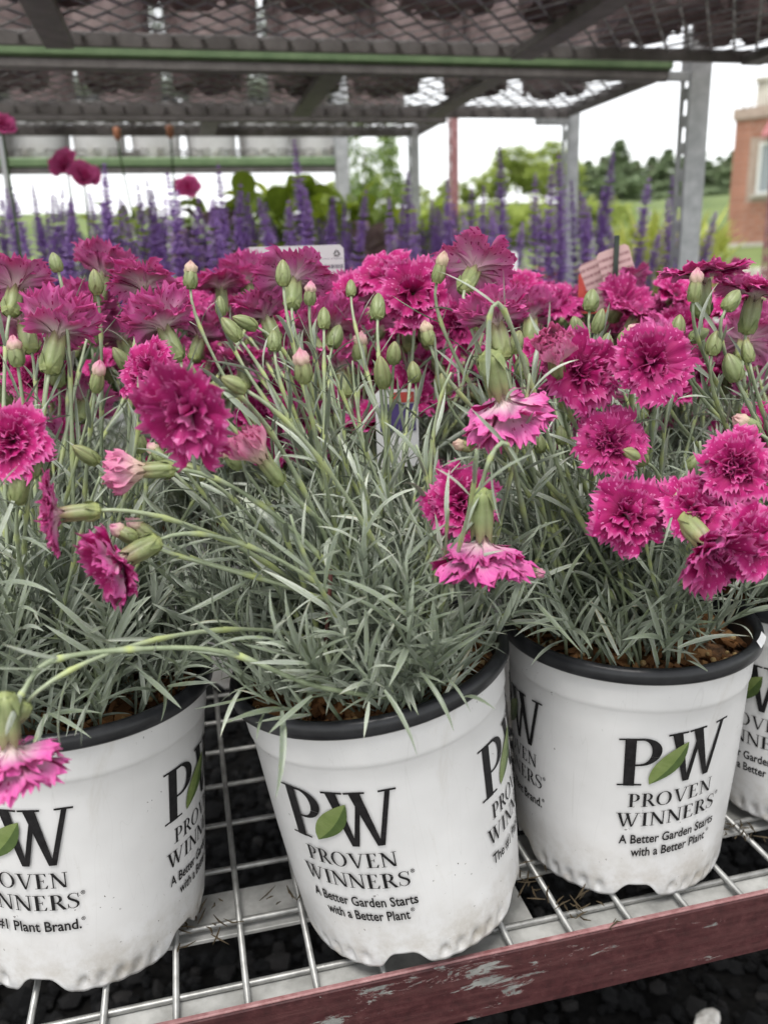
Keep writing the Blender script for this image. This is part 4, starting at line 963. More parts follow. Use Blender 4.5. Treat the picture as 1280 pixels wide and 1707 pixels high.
for (u, v, ax, tip, pl, d) in BUDLIST:
    own = PL[pl]; a = nrm(scr(*ax) + RNG.normal(0, .20, 3)); p = at_dist(u, v, d); e, dr = add_bud(own, p, a, RNG, bool(tip), RNG.uniform(.62, 1.02))
    P0 = crown(pl, RNG, p); up = nrm(nrm(e - P0) * .6 + np.array([0, 0, .6]))
    add_stem(own, P0, up, e, dr, RNG, .0012, .0008, 4, True)
# a few more flowerless shoots with leaf pairs, and bare upright stems
for pl, k in (('L', 26), ('M', 46), ('R', 34), ('Q', 14)):
    b = BASE[pl]
    for i in range(k):
        P0 = crown(pl, RNG); az = RNG.uniform(0, 6.28); ln = RNG.uniform(.15, .65); d = np.array([math.cos(az) * ln, math.sin(az) * ln - .05, 1.0])
        if pl == 'M': d[0] -= .25
        P1 = P0 + nrm(d) * RNG.uniform(.07, .21)
        add_stem(PL[pl], P0, d, P1, nrm(d + RNG.normal(0, .25, 3)), RNG, .0011, .0006, 6, True)

# single blades that hang over the rims
HANG = [('M', (470, 1185), (485, 1325), .370), ('M', (640, 1150), (697, 1255), .372), ('M', (615, 1170), (610, 1232), .375), ('M', (440, 1190), (425, 1232), .385), ('M', (745, 1130), (785, 1185), .40), ('M', (400, 1150), (368, 1228), .39),
        ('L', (75, 1190), (70, 1265), .385), ('L', (235, 1120), (300, 1195), .41), ('R', (1130, 1080), (1240, 1055), .46), ('M', (700, 1120), (760, 1210), .39), ('M', (520, 1160), (450, 1240), .375), ('L', (150, 1170), (128, 1232), .385), ('R', (890, 1000), (955, 1112), .44)]
for i, (pl, a, b, d) in enumerate(HANG):
    p, q = at_dist(a[0], a[1], d + .012), at_dist(b[0], b[1], d); v = q - p; L = np.linalg.norm(v); vi = (i * 5) % 18
    put('leaf', BLADE_ME[vi][i % 3], PL[pl], frame(v + np.array([0, 0, .25 * L]), np.array([0, -.6, .8]), p, L * 1.05))
mb = MB(); p, q = at_dist(548, 1002, .425), at_dist(551, 950, .42); mb.tube([p - (q - p) * 1.6, p, (p + q) / 2 + .0006, q], [.0012, .0012, .0011, .0011], 7, 0, .15)
put('dead_stalk', mb.mesh('dead_stalk', M['redstalk'], True, WORLD[PL['M'].name]), PL['M'], WORLD[PL['M'].name], label='broken reddish brown stalk')

# dry litter caught on the wires under the pots
rl = np.random.default_rng(21); mb = MB()
for i in range(80):
    cx_, cy_ = ((.045, .46), (.19, .43), (.21, .40), (.345, .43), (-.02, .45))[i % 5]; p = np.array([cx_ + rl.normal(0, .010), cy_ + rl.normal(0, .010), .0012 + rl.uniform(0, .003)]); L = rl.uniform(.004, .016); d = nrm([rl.normal(), rl.normal(), rl.normal() * .15])
    mb.tube([p - d * L / 2, p + rl.normal(0, .0008, 3), p + d * L / 2], [.0003, .0007, .0002], 4, 0, rl.random() * .45)
put('dry_litter', mb.mesh('dry_litter', M['litter'], False), kind='stuff', label='dry leaf and bark litter caught on the wire shelf', category='litter')
# chip of white plastic on the right pot's rim
mb = MB(); a0 = math.radians(-52)
for i in range(8):
    a = a0 + i * .026; b = a + .026; j = .0003 * (i % 3)
    q = lambda an, r, z: (r * math.cos(an), r * math.sin(an), z)
    mb.add([q(a, .0836, .1640 + j), q(b, .0836, .1640 + (.0003 * ((i + 1) % 3))), q(b, .0806, .1678), q(a, .0806, .1678)], [(0, 1, 2, 3)])
Rp = [o for o in PL['R'].children if o.name.startswith('pot')][0]
put('rim_chip', mb.mesh('rim_chip', M['white_plastic'], False), Rp, WORLD[Rp.name])

# ================================================================== ROWS BEHIND
ORD = ['first', 'second', 'third', 'fourth', 'fifth', 'sixth', 'seventh', 'eighth', 'ninth', 'tenth', 'eleventh', 'twelfth', 'thirteenth', 'fourteenth', 'fifteenth', 'sixteenth', 'seventeenth', 'eighteenth', 'nineteenth', 'twentieth'] + ['twenty ' + q for q in ('first', 'second', 'third', 'fourth', 'fifth', 'sixth')]
FOL = []
for i in range(4):
    it = tuft(np.random.default_rng(900 + i), 85); FOL.append(blades_joined('foliage_back', it, np.eye(4)))
def back_plant(x, y, seed, nst, label):
    rng = np.random.default_rng(seed)
    t = thing('potted_dianthus', (x, y, 0), label, 'potted plant', 'dianthus pots in the rows behind')
    Mp = T(x, y, .0006, rng.uniform(0, 6.28)); p = put('pot', POT_LO, t, Mp); put('rim', RIM, p, Mp); put('soil', SOIL, p, Mp)
    put('foliage', FOL[seed % 4], t, Mp, kind='stuff')
    for i in range(nst):
        az = rng.uniform(0, 6.28); r = .035 * rng.random() ** .5; P0 = np.array([x + r * math.cos(az), y + r * math.sin(az), .15])
        ln = rng.uniform(.05, .45); h = rng.uniform(.075, .215)
        P1 = P0 + np.array([math.cos(az) * ln * h, math.sin(az) * ln * h, h])
        if rng.random() < .72:
            sk = 'S' if rng.random() < .45 else 'F'
            f = nrm(np.array([rng.normal(0, .4), rng.normal(.42, .35), 1.0])) if sk == 'S' else nrm(np.array([rng.normal(0, .55), rng.normal(-.12, .6), rng.uniform(.25, 1.0)]))
            e, dr = add_flower(t, P1, f, rng, sk, rng.uniform(.9, 1.05), False)
        else:
            f = nrm(np.array([rng.normal(0, .5), rng.normal(0, .5), 1.0])); e, dr = add_bud(t, P1, f, rng, rng.random() < .3, rng.uniform(.7, .98))
        add_stem(t, P0, nrm(np.array([math.cos(az) * ln, math.sin(az) * ln, 1.2])), e, dr, rng, .0014, .0009, 3, False, None, 12)
sd_ = 300
for row, yy, xs in (('second', .645, (-.155, .135, .305, .475, .645)), ('third', .82, (-.19, -.01, .17, .35, .53, .70)), ('rearmost', .995, (-.16, .02, .20, .39, .58, .77))):
    for i, xx in enumerate(xs):
        back_plant(xx + RNG.uniform(-.012, .012), yy + RNG.uniform(-.010, .010), sd_, 30 if yy < .7 else 19, 'magenta dianthus %s from the left in the %s row of pots on the front rack' % (ORD[i], row)); sd_ += 1

# ================================================================== PLANT TAGS
def card(name, w_, h_, mat, t=.0007, cut=0.0):
    mb = MB(); x0, x1 = -w_ / 2, w_ / 2; c = .003
    o = [(x0 + c, 0), (x1 - c, 0), (x1, c), (x1, h_ - c), (x1 - c, h_), (x0 + c, h_), (x0, h_ - c), (x0, c)]
    n = len(o); V = [(x, -t / 2, z) for x, z in o] + [(x, t / 2, z) for x, z in o]
    F = [tuple(range(n)), tuple(range(2 * n - 1, n - 1, -1))] + [((i + 1) % n, i, n + i, n + (i + 1) % n) for i in range(n)]
    mb.add(V, F); return mb.mesh(name, mat, False)
def plant_tag(label, u, v, Y, w_, h_, mat, roll=0.0, yaw=0.0, stake=None, art=None):
    p = at_y(u, v, Y); t = thing('plant_tag', (p[0], p[1], p[2]), label, 'tag', 'printed plant tags')
    Mt = T(p[0], p[1], p[2], yaw) @ rot_xy(0, roll); put('card', card('card', w_, h_, mat), t, Mt)
    if stake:
        mb = MB(); mb.box((-.003, .0006, stake[0]), (.003, .0022, stake[1])); put('stake', mb.mesh('stake', M['stake'], False), t, Mt)
    if art:
        for (x0, z0, x1, z1, m) in art:
            mb = MB(); mb.box((x0, -.0012, z0), (x1, -.0006, z1)); put('printed_panel', mb.mesh('printed_panel', m, False), t, Mt)
    return t
def recycle_mark(t, Mt, cx, cz, s):
    mb = MB()
    for k in range(3):
        a0 = math.pi / 2 + k * 2.0944; a1 = a0 + 2.0944; p = np.array([math.cos(a0), math.sin(a0)]) * s; q = np.array([math.cos(a1), math.sin(a1)]) * s
        p, q = p + (q - p) * .12, q + (p - q) * .2; n_ = nrm([-(q - p)[1], (q - p)[0]]) * s * .14
        mb.add([(cx + a[0], -.0009, cz + a[1]) for a in (p - n_, q - n_, q + n_, p + n_)], [(0, 1, 2, 3)])
    put('recycling_mark', mb.mesh('recycling_mark', M['ink'], False), t, Mt)
tg = plant_tag('white printed plant tag with a recycling mark behind a magenta bloom', 497, 512, .735, .082, .050, M['tag'], 0.0, -.12, (-.20, .03))
recycle_mark(tg, WORLD[tg.name] @ T(0, 0, 0, -.12), .035, .043, .0034)
plant_tag('plain white tag edge beside the pink bud', 795, 505, 1.02, .10, .060, M['white_plastic'], 0, -.2, (-.2, .03))
plant_tag('faded pink tag tilted beside a black stake', 1046, 512, .735, .030, .056, M['pinktag'], math.radians(-18), -.35)
plant_tag('faded pink tag leaning left of the black stake', 1014, 514, .75, .026, .048, M['pinktag'], math.radians(-22), -.5)
st = at_y(1023, 505, .735)
mb = MB(); mb.box((st[0] - .0024, st[1] - .001, .155), (st[0] + .0024, st[1] + .001, st[2] + .060), bev=.0004)
put('plant_stake', mb.mesh('plant_stake', M['stake'], False), label='thin black stake between the two faded pink tags', category='stake')
plant_tag('red tag with a dark flower picture', 992, 522, .78, .036, .040, M['red_card'], 0, -.2, (-.2, .02), [(-.010, .022, .010, .038, M['purple_card'])])
plant_tag('white and purple tag low between the front stems', 664, 778, .565, .030, .055, M['white_plastic'], 0, -.15, (-.06, .02), [(-.012, .026, .013, .045, M['purple_card']), (-.004, .046, .012, .053, M['red_card'])])

# ================================================================== POTS ON THE UPPER SHELVES
def shelf_pot(x, y, z, rng, body, label, group):
    t = thing('nursery_pot', (x, y, z), label, 'pot', group); Mp = T(x, y, z, rng.uniform(0, 6.28)); p = put('pot', body, t, Mp); put('rim', RIM, p, Mp); put('soil', SOIL, p, Mp)
    it = tuft(rng, 26); put('foliage', FOL[int(rng.integers(0, 4))], t, Mp, kind='stuff')
rg4 = np.random.default_rng(4)
for yy in (1.315, 1.135):
    for k in range(10):
        xx = -.50 + k * .186 + RNG.uniform(-.006, .006)
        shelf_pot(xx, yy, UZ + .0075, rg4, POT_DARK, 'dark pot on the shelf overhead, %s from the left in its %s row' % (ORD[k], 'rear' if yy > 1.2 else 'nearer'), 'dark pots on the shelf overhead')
for k in range(4):
    shelf_pot(.80 + k * .178, 1.435 - .012 * k, UZ + .0075, rg4, POT_DARK, 'dark pot on the shelf overhead, %s from the left in its short back row' % ORD[k], 'dark pots on the shelf overhead')
for yy in (1.735, 1.915):
    for k in range(10):
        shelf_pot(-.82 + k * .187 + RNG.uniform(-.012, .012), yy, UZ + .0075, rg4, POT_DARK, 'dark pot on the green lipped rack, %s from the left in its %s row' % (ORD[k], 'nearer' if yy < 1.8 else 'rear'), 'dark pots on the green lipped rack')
for k in range(8):
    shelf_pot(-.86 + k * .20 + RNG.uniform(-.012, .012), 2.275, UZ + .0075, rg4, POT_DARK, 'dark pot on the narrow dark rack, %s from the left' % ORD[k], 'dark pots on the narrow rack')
for k in range(7):
    shelf_pot(-.515 + k * .1685, 2.862, .722, rg4, POT_LO, 'white pot on the farthest rack, %s from the left along its lip' % ORD[k], 'white pots in a row on the farthest rack')
    shelf_pot(-.515 + k * .1685, 3.045, UZ + .0075, rg4, POT_LO, 'white pot on the farthest rack, %s from the left in its rear row' % ORD[k], 'white pots in a row on the farthest rack')

# ================================================================== SALVIAS
def spike_mesh(seed):
    """flower spike 0.2 m tall above a bare stem, base at z=0"""
    rng = np.random.default_rng(seed); mb = MB(); H = .34; s0 = .14
    bx, by = rng.uniform(-.02, .02, 2)
    pts = [(bx * (z / H) ** 2, by * (z / H) ** 2, z) for z in np.linspace(0, H, 9)]
    mb.tube(pts, np.linspace(.0017, .0008, 9), 5, 1, .4)
    z = s0
    while z < H:
        f = (z - s0) / (H - s0); R_ = .0140 * (1 - f ** 3.0) + .0018; c = np.array([bx * (z / H) ** 2, by * (z / H) ** 2, z])
        n = 7
        for j in range(n):
            a = 2 * math.pi * (j + rng.uniform(-.2, .2)) / n + z * 50; o = np.array([math.cos(a), math.sin(a), 0]); tdir = np.array([-o[1], o[0], 0])
            l = R_ * rng.uniform(.8, 1.35); up = np.array([0, 0, rng.uniform(.5, 1.0)]); w_ = .0038 * (1.1 - .5 * f)
            p = c + o * .001; m = p + (o * .6 + up * .45) * l; q = p + (o + up * .55) * l + np.array([0, 0, -.0012])
            k = rng.random() * (.9 if f < .85 else .3)
            mb.add([p - tdir * w_ * .5, p + tdir * w_ * .5, m + tdir * w_, m - tdir * w_, q, m + np.array([0, 0, .0022])], [(0, 1, 2, 3), (3, 2, 4), (0, 3, 5), (1, 5, 2), (3, 4, 5), (2, 5, 4)], 0, k)
        z += (.0078 - .002 * f) * (1.7 if rng.random() < .22 else 1.0)
    return mb.mesh('salvia_spike', [M['purple'], M['salviastem']], False)
SPIKES = [spike_mesh(i) for i in range(6)]
def leafy(seed, n, R_, H, Lr, wr_, mat, name, droop=.6, ns=5):
    """loose clump of broad leaves"""
    rng = np.random.default_rng(seed); mb = MB()
    for i in range(n):
        az = rng.uniform(0, 6.28); r = R_ * rng.random() ** .5; o = np.array([math.cos(az), math.sin(az), 0]); z = H * rng.random() ** .8
        p = o * r + np.array([0, 0, z]); el = rng.uniform(-.2, .9); d = nrm(o * math.cos(el) + np.array([0, 0, math.sin(el)]) + rng.normal(0, .2, 3)); L = rng.uniform(*Lr); w_ = L * wr_ * rng.uniform(.8, 1.2)
        s = nrm(np.cross(d, [0, 0, 1.0])); up = np.cross(s, d); V = []; F = []
        for k in range(ns + 1):
            t = k / ns; q = p + d * L * t - np.array([0, 0, droop * L * t ** 2]); wk = w_ * math.sin(math.pi * min(.985, .06 + .94 * t) ** .8) + .0003
            V += [q - s * wk + up * wk * .35, q, q + s * wk + up * wk * .35]
        for k in range(ns):
            b = k * 3; F += [(b, b + 1, b + 4, b + 3), (b + 1, b + 2, b + 5, b + 4)]
        mb.add(V, F, 0, rng.random())
    return mb.mesh(name, mat)
SAL_FOL = [leafy(40 + i, 90, .085, .17, (.03, .06), .22, M['salvialeaf'], 'salvia_foliage') for i in range(3)]
def salvia(u_list, Y, seed, label):
    """one plant: spikes end where the listed photo points are, foliage below"""
    rng = np.random.default_rng(seed); tips = [at_y(u, v, Y + rng.uniform(-.05, .05)) for u, v in u_list]
    cx = float(np.mean([t[0] for t in tips])); cy = float(np.mean([t[1] for t in tips]))
    t = thing('potted_salvia', (cx, cy, -.008), label, 'potted plant', 'purple salvias on the rack behind')
    Mp = T(cx, cy, -.0045, rng.uniform(0, 6)); p = put('pot', POT_LO, t, Mp); put('rim', RIM, p, Mp); put('soil', SOIL, p, Mp)
    put('foliage', SAL_FOL[seed % 3], t, T(cx, cy, .145), kind='stuff')
    for q in tips:
        base = np.array([cx + (q[0] - cx) * .35, cy + (q[1] - cy) * .35, .15]); ax = q - base; L = np.linalg.norm(ax)
        Ms = frame_z(ax, base, rng.uniform(0, 6.28), 1.0); Ms[:3, 2] *= L / .34; k = rng.uniform(.9, 1.25); Ms[:3, 0] *= k; Ms[:3, 1] *= k
        put('flower_spike', SPIKES[int(rng.integers(0, 6))], t, Ms)
SAL = [
 ([(842, 248), (862, 372), (832, 345)], 1.72), ([(885, 290), (905, 352), (922, 275)], 1.76), ([(947, 252), (940, 330), (925, 352)], 1.74), ([(1006, 258), (1013, 312), (985, 330), (975, 318)], 1.73),
 ([(1066, 292), (1030, 372), (1088, 380)], 1.78), ([(1128, 292), (1118, 335), (1178, 355)], 1.75), ([(800, 312), (818, 345), (780, 345)], 1.74), ([(752, 300), (722, 345), (740, 352)], 1.76), ([(675, 285), (640, 330), (660, 342), (700, 340)], 1.75),
 ([(480, 236), (600, 310), (540, 330), (575, 340)], 1.78), ([(440, 330), (475, 330), (510, 335), (525, 318)], 1.75), ([(362, 270), (385, 300), (345, 335), (405, 325)], 1.72), ([(292, 290), (282, 318), (318, 330), (250, 315)], 1.74),
 ([(165, 275), (178, 300), (150, 320), (200, 330)], 1.73), ([(232, 305), (215, 335), (262, 300), (270, 330)], 1.76), ([(52, 310), (75, 325), (100, 340), (30, 305)], 1.74), ([(5, 320), (20, 335), (120, 330), (90, 315)], 1.77),
]
for i, (ul, Y) in enumerate(sorted(SAL, key=lambda q: np.mean([p[0] for p in q[0]]))): salvia(ul, Y, 500 + i, 'purple salvia %s from the left in the line of salvias nearest the magenta flowers' % ORD[i])
SAL_MORE = [([(960, 300), (972, 345), (990, 352)], 1.86), ([(770, 335), (785, 315), (760, 350)], 1.85)]
for i, (ul, Y) in enumerate(sorted(SAL_MORE, key=lambda q: q[0][0][0])): salvia(ul, Y, 560 + i, 'lower purple salvia %s from the left among the right hand salvias' % ORD[i])
# second line of salvias just behind, shorter
rgs = np.random.default_rng(12)
for i in range(8):
    u0 = (-10, 78, 166, 254, 342, 430, 560, 720)[i]; salvia([(u0 + rgs.uniform(-30, 30), rgs.uniform(325, 385)) for _ in range(6)], 1.92 + rgs.uniform(-.02, .02), 600 + i, 'shorter purple salvia %s from the left in the second line of salvias' % ORD[i])

# ================================================================== LEAFY PLANTS AND ROSES FURTHER BACK
BIG = [leafy(60, 95, .12, .22, (.055, .095), .34, M['bigleaf'], 'broad_foliage', .35), leafy(61, 90, .12, .22, (.055, .095), .36, M['bigleaf'], 'broad_foliage', .35)]
BRO = [leafy(62, 80, .12, .20, (.055, .09), .38, M['bronzeleaf'], 'bronze_foliage', .4)]
def leafy_plant(u, v, Y, me, label, group, s=1.0, rz=0.0):
    p = at_y(u, v, Y); t = thing('potted_leafy_plant', (p[0], p[1], -.008), label, 'potted plant', group)
    Mp = T(p[0], p[1], -.0045); q = put('pot', POT_LO, t, Mp); put('rim', RIM, q, Mp); put('soil', SOIL, q, Mp)
    H = (p[2] - .15) / .25
    Mf = T(p[0], p[1], .15, rz, s); Mf[2, 2] *= max(.6, H) / s; put('foliage', me, t, Mf)
LG = 'leafy pots behind the salvias'
for (u, v, Y, me, lb, s, rz) in [(455, 290, 2.22, BIG[0], 'broad bright green leaves behind the tall salvia spike', 1.0, .3), (520, 285, 2.28, BIG[1], 'yellow green broad leaves in the middle of the back row', 1.05, 2.), (585, 318, 2.24, BRO[0], 'bronze purple broad leaves beside the yellow green ones', 1.1, 1.), (640, 322, 2.28, BIG[0], 'green broad leaves near the rack end post', 1.0, 4.),
                               (400, 300, 2.26, BIG[1], 'dark green broad leaves left of the tall salvia spike', .9, 5.), (345, 310, 2.25, BRO[0], 'bronze foliage under the farthest rack', .85, 3.), (215, 325, 2.24, BIG[0], 'leafy plant behind the left salvias', .8, 2.5), (700, 330, 2.26, BIG[1], 'low leafy plant right of the rack end post', .8, 1.)]:
    leafy_plant(u, v, Y, me, lb, LG, s, rz)
def rose_bloom(seed):
    rg = random.Random(seed); fb = FB()
    for ring, (n_, L, e1) in enumerate(((5, .032, 25), (5, .027, 50), (4, .022, 75))):
        for i in range(n_): fb.petal(petal_arrays(seed * 17 + ring * 9 + i, L, .68, 6, 70, e1, .06, .02, .002, -15), RZ(i * 2 * math.pi / n_ + ring * .5 + rg.uniform(-.2, .2)))
    return fb.mesh('rose_bloom', [M['rose'], M['rose']])
ROSE = [rose_bloom(3), rose_bloom(4)]
ROSE_FOL = leafy(77, 110, .10, .22, (.03, .05), .36, M['salvialeaf'], 'rose_foliage', .3)
def hip(seed):
    mb = MB(); mb.lathe([(.001, 0), (.006, .004), (.009, .012), (.008, .020), (.010, .026), (.004, .030)], 10, 0, cap=True); return mb.mesh('faded_bloom', M['rosebud'])
HIP = hip(1)
def rose_plant(label, blooms, Y):
    rng = np.random.default_rng(int(blooms[0][0]) + 9); pts = [at_y(u, v, Y + rng.uniform(-.04, .04)) for u, v, k in blooms]; c = np.mean(pts, axis=0)
    t = thing('potted_rose', (c[0], c[1], -.008), label, 'potted plant', 'pink roses on the racks behind'); Mp = T(c[0], c[1], -.0045); q = put('pot', POT_DARK, t, Mp); put('rim', RIM, q, Mp); put('soil', SOIL, q, Mp)
    put('foliage', ROSE_FOL, t, T(c[0], c[1], .15, 1.0), kind='stuff')
    for p, (u, v, k) in zip(pts, blooms):
        b = np.array([c[0], c[1], .15]) + np.array([(p[0] - c[0]) * .4, 0, 0]); mb = MB(); mb.tube(bez(b, (0, 0, .1), p, (0, 0, .08), 10), np.linspace(.0035, .002, 10), 6, 0, .2); put('stem', mb.mesh('stem', M['salvialeaf'], True, WORLD[t.name]), t, WORLD[t.name])
        if k == 'r': put('flower', ROSE[int(rng.integers(0, 2))], t, frame_z(nrm([rng.normal(0, .4), -.7, .5]), p, rng.uniform(0, 6), .75 if u < 20 else 1.1))
        else: put('faded_bloom', HIP, t, frame_z((0, 0, 1), p))
rose_plant('pink roses above the salvias near the left edge', [(112, 278, 'r'), (140, 298, 'r')], 1.95)
rose_plant('tall rose stem with one bloom at the left edge', [(4, 212, 'r')], 1.66)
rose_plant('rose with faded orange blooms on long stems under the far shelf', [(197, 235, 'h'), (285, 232, 'h'), (315, 318, 'r')], 2.20)

# ================================================================== BEYOND THE RACKS
def bench(label, x0, x1, y, z, mat):
    t = thing('display_bench', ((x0 + x1) / 2, y, GZ), label, 'bench', 'display benches in the yard')
    mb = MB(); mb.box((x0, y - .3, z - .04), (x1, y + .3, z), bev=.005); part('top', mb, mat, t)
    for xx in (x0 + .04, x1 - .1):
        for yy in (y - .26, y + .2):
            mb = MB(); mb.box((xx, yy, GZ), (xx + .06, yy + .06, z - .041)); part('leg', mb, mat, t)
bench('display bench with terracotta pots past the salvias', 1.5, 3.4, 5.2, -.02, M['beam'])
bench('display bench of yellow green plants beside the end post', 2.1, 3.6, 3.9, -.02, M['galv_lip'])
def tpot():
    mb = MB(); mb.lathe([(.05, 0), (.07, .13), (.08, .13), (.082, .165), (.074, .166), (.068, .14)], 24, cap=False); return mb.mesh('terracotta_pot', M['terracotta'])
TP = tpot()
FLW = [leafy(81, 70, .10, .10, (.03, .05), .5, M['yellowleaf'], 'yellow_foliage', .2), leafy(82, 80, .10, .12, (.03, .05), .5, M['rose'], 'red_blooms', .2), leafy(83, 80, .10, .12, (.03, .05), .5, M['lime_tree'], 'green_foliage', .2)]
COLR = ['yellow leaved', 'red flowered', 'green leaved']
for i, (u, c) in enumerate([(862, 2), (890, 0), (918, 1), (948, 2), (980, 0), (1010, 1), (1040, 2)]):
    p = at_y(u, 400, 5.2); t = thing('terracotta_plant', (p[0], p[1], -.02), '%s plant in terracotta pot, %s from the left on the far bench' % (COLR[c], ORD[i]), 'potted plant', 'terracotta pots on the far bench')
    put('pot', TP, t, T(p[0], p[1], -.019, 0, 1.35)); put('foliage', FLW[c], t, T(p[0], p[1], .19, i, 1.25))
YSP = leafy(90, 120, .09, .34, (.05, .10), .16, M['yellowleaf'], 'yellow_spires', -.5)
for i, u in enumerate((1050, 1072, 1094, 1116, 1140, 1162, 1186)):
    p = at_y(u, 400, 3.9 + .1 * (i % 2)); t = thing('yellow_green_plant', (p[0], p[1], -.02), 'yellow green upright plant %s from the left on the bench by the end post' % ORD[i], 'potted plant', 'yellow green plants on a bench')
    put('pot', POT_LO, t, T(p[0], p[1], -.019)); put('foliage', YSP, t, T(p[0], p[1], .12, i * 1.3, 1.0 + .1 * (i % 3)))

# ---- trees
def crown_mesh(seed, n, rx, rz_, leaf, mat, name, clumps=26, cone=False, hang=False):
    rng = np.random.default_rng(seed); C = []
    for i in range(clumps):
        if cone:
            z = rng.random() ** 1.25; r = rx * (1 - z) * rng.uniform(.2, .95); a = rng.uniform(0, 6.28); C.append((r * math.cos(a), r * math.sin(a), z * rz_ * 2, .07 * rx + .36 * rx * (1 - z)))
        else:
            d = nrm(rng.normal(0, 1, 3)); q = rng.random() ** .45; C.append((d[0] * rx * q, d[1] * rx * q, rz_ + d[2] * rz_ * q, rx * rng.uniform(.20, .38)))
    C = np.array(C); k = rng.integers(0, len(C), n); P = C[k, :3] + rng.normal(0, 1, (n, 3)) * C[k, 3:4] * np.array([.5, .5, .38])
    if hang: P[:, 2] -= rng.random(n) ** 2 * rz_ * .5
    u = rng.normal(0, 1, (n, 3)); u[:, 2] *= .6; u /= np.linalg.norm(u, axis=1)[:, None]; w_ = np.cross(u, rng.normal(0, 1, (n, 3))); w_ /= np.linalg.norm(w_, axis=1)[:, None]
    s = leaf * rng.uniform(.6, 1.4, (n, 1)); V = np.stack([P - u * s, P + w_ * s * .55, P + u * s, P - w_ * s * .55], 1).reshape(-1, 3)
    F = np.arange(n * 4).reshape(n, 4); tone = np.clip(.45 + (rng.random(len(C)) - .5)[k] * .6 + rng.normal(0, .15, n), 0, 1)
    return new_mesh(name, V, F, mat, {'rnd': np.repeat(tone, 4)}, False)
CR = {'lime': [crown_mesh(i, 9000, 2.8, 3.0, .17, M['lime_tree'], 'lime_crown') for i in range(3)],
      'fir': [crown_mesh(20 + i, 9000, 2.1, 3.6, .17, M['fir'], 'fir_crown', 60, True) for i in range(3)],
      'birch': [crown_mesh(40 + i, 4200, 1.2, 1.9, .075, M['birch'], 'birch_crown', 30, False, True) for i in range(2)],
      'bush': [crown_mesh(60 + i, 2600, 1.6, .9, .12, M['lime_tree'], 'bush_crown', 18) for i in range(2)]}
def trunk_mesh(h, r, seed):
    rng = np.random.default_rng(seed); mb = MB(); mb.tube([(rng.uniform(-.1, .1) * z, rng.uniform(-.1, .1) * z, z * h) for z in np.linspace(0, 1, 6)], np.linspace(r, r * .35, 6), 8)
    for i in range(5):
        a = i * 1.9; z0 = h * (.45 + .1 * i); mb.tube([(0, 0, z0), (math.cos(a) * h * .15, math.sin(a) * h * .15, z0 + h * .15), (math.cos(a) * h * .25, math.sin(a) * h * .25, z0 + h * .32)], [r * .4, r * .28, r * .12], 6)
    return mb.mesh('trunk', M['trunk'])
TRK = {'lime': trunk_mesh(3.6, .16, 1), 'fir': trunk_mesh(5.2, .14, 2), 'birch': trunk_mesh(4.2, .07, 3), 'bush': trunk_mesh(.9, .06, 4)}
def tree(kind, u, vtop, dist, label, group, rng, width=1.0):
    d = ray(u, 430); d = nrm([d[0], d[1], 0]); x, y = d[0] * dist, d[1] * dist; zb = ground_z(x, y)
    top = (at_y(u, vtop, y))[2]; H = max(1.0, top - zb); full = {'lime': 7.2, 'fir': 7.4, 'birch': 6.0, 'bush': 2.0}[kind]; s = H / full
    t = thing({'lime': 'leafy_tree', 'fir': 'conifer_tree', 'birch': 'birch_tree', 'bush': 'shrub'}[kind], (x, y, zb - .1), label, 'shrub' if kind == 'bush' else 'tree', group)
    Mt = T(x, y, zb - .1, rng.uniform(0, 6.28), s); Mt[:3, 0] *= width; Mt[:3, 1] *= width
    put('trunk', TRK[kind], t, Mt); L = CR[kind]; put('crown', L[int(rng.integers(0, len(L)))], t, Mt @ T(0, 0, {'lime': 1.2, 'fir': .5, 'birch': 2.2, 'bush': .15}[kind]))
rt = np.random.default_rng(8)
for i, (u, v, d) in enumerate(sorted([(860, 243, 44), (905, 238, 46), (935, 262, 42), (820, 285, 48), (785, 295, 50), (745, 300, 52), (690, 300, 55), (640, 290, 54), (560, 300, 56), (480, 305, 58)])):
    tree('lime', u, v, d, 'yellow green leafy tree %s from the left on the slope' % ORD[i], 'yellow green trees on the slope', rt, 1.25)
for i, (u, v, d) in enumerate(sorted([(975, 268, 58), (1000, 262, 60), (1024, 236, 57), (1052, 268, 60), (1078, 262, 62), (1103, 250, 60), (1128, 262, 59), (1160, 256, 61), (1186, 262, 60), (1208, 252, 58), (1232, 262, 61), (1262, 255, 60), (1040, 275, 63), (1090, 272, 64), (1145, 270, 65), (1196, 268, 65), (962, 275, 66), (990, 278, 68), (1012, 276, 66), (1064, 280, 68), (1118, 280, 68), (1172, 278, 68), (1220, 276, 68), (1248, 272, 68)])):
    tree('fir', u, v, d, 'conifer %s from the left in the row along the far ridge' % ORD[i], 'conifers along the far ridge', rt, 2.0)
tree('birch', 612, 150, 11.5, 'light green birch seen between the rack ends', None, rt, .75)
for i, (u, v, d) in enumerate(sorted([(770, 335, 26), (810, 340, 27), (850, 330, 29), (890, 335, 28), (925, 340, 30), (965, 345, 31), (1000, 360, 30), (720, 340, 28)])):
    tree('bush', u, v, d, 'round shrub %s from the left at the foot of the slope' % ORD[i], 'shrubs at the foot of the slope', rt, 1.1)

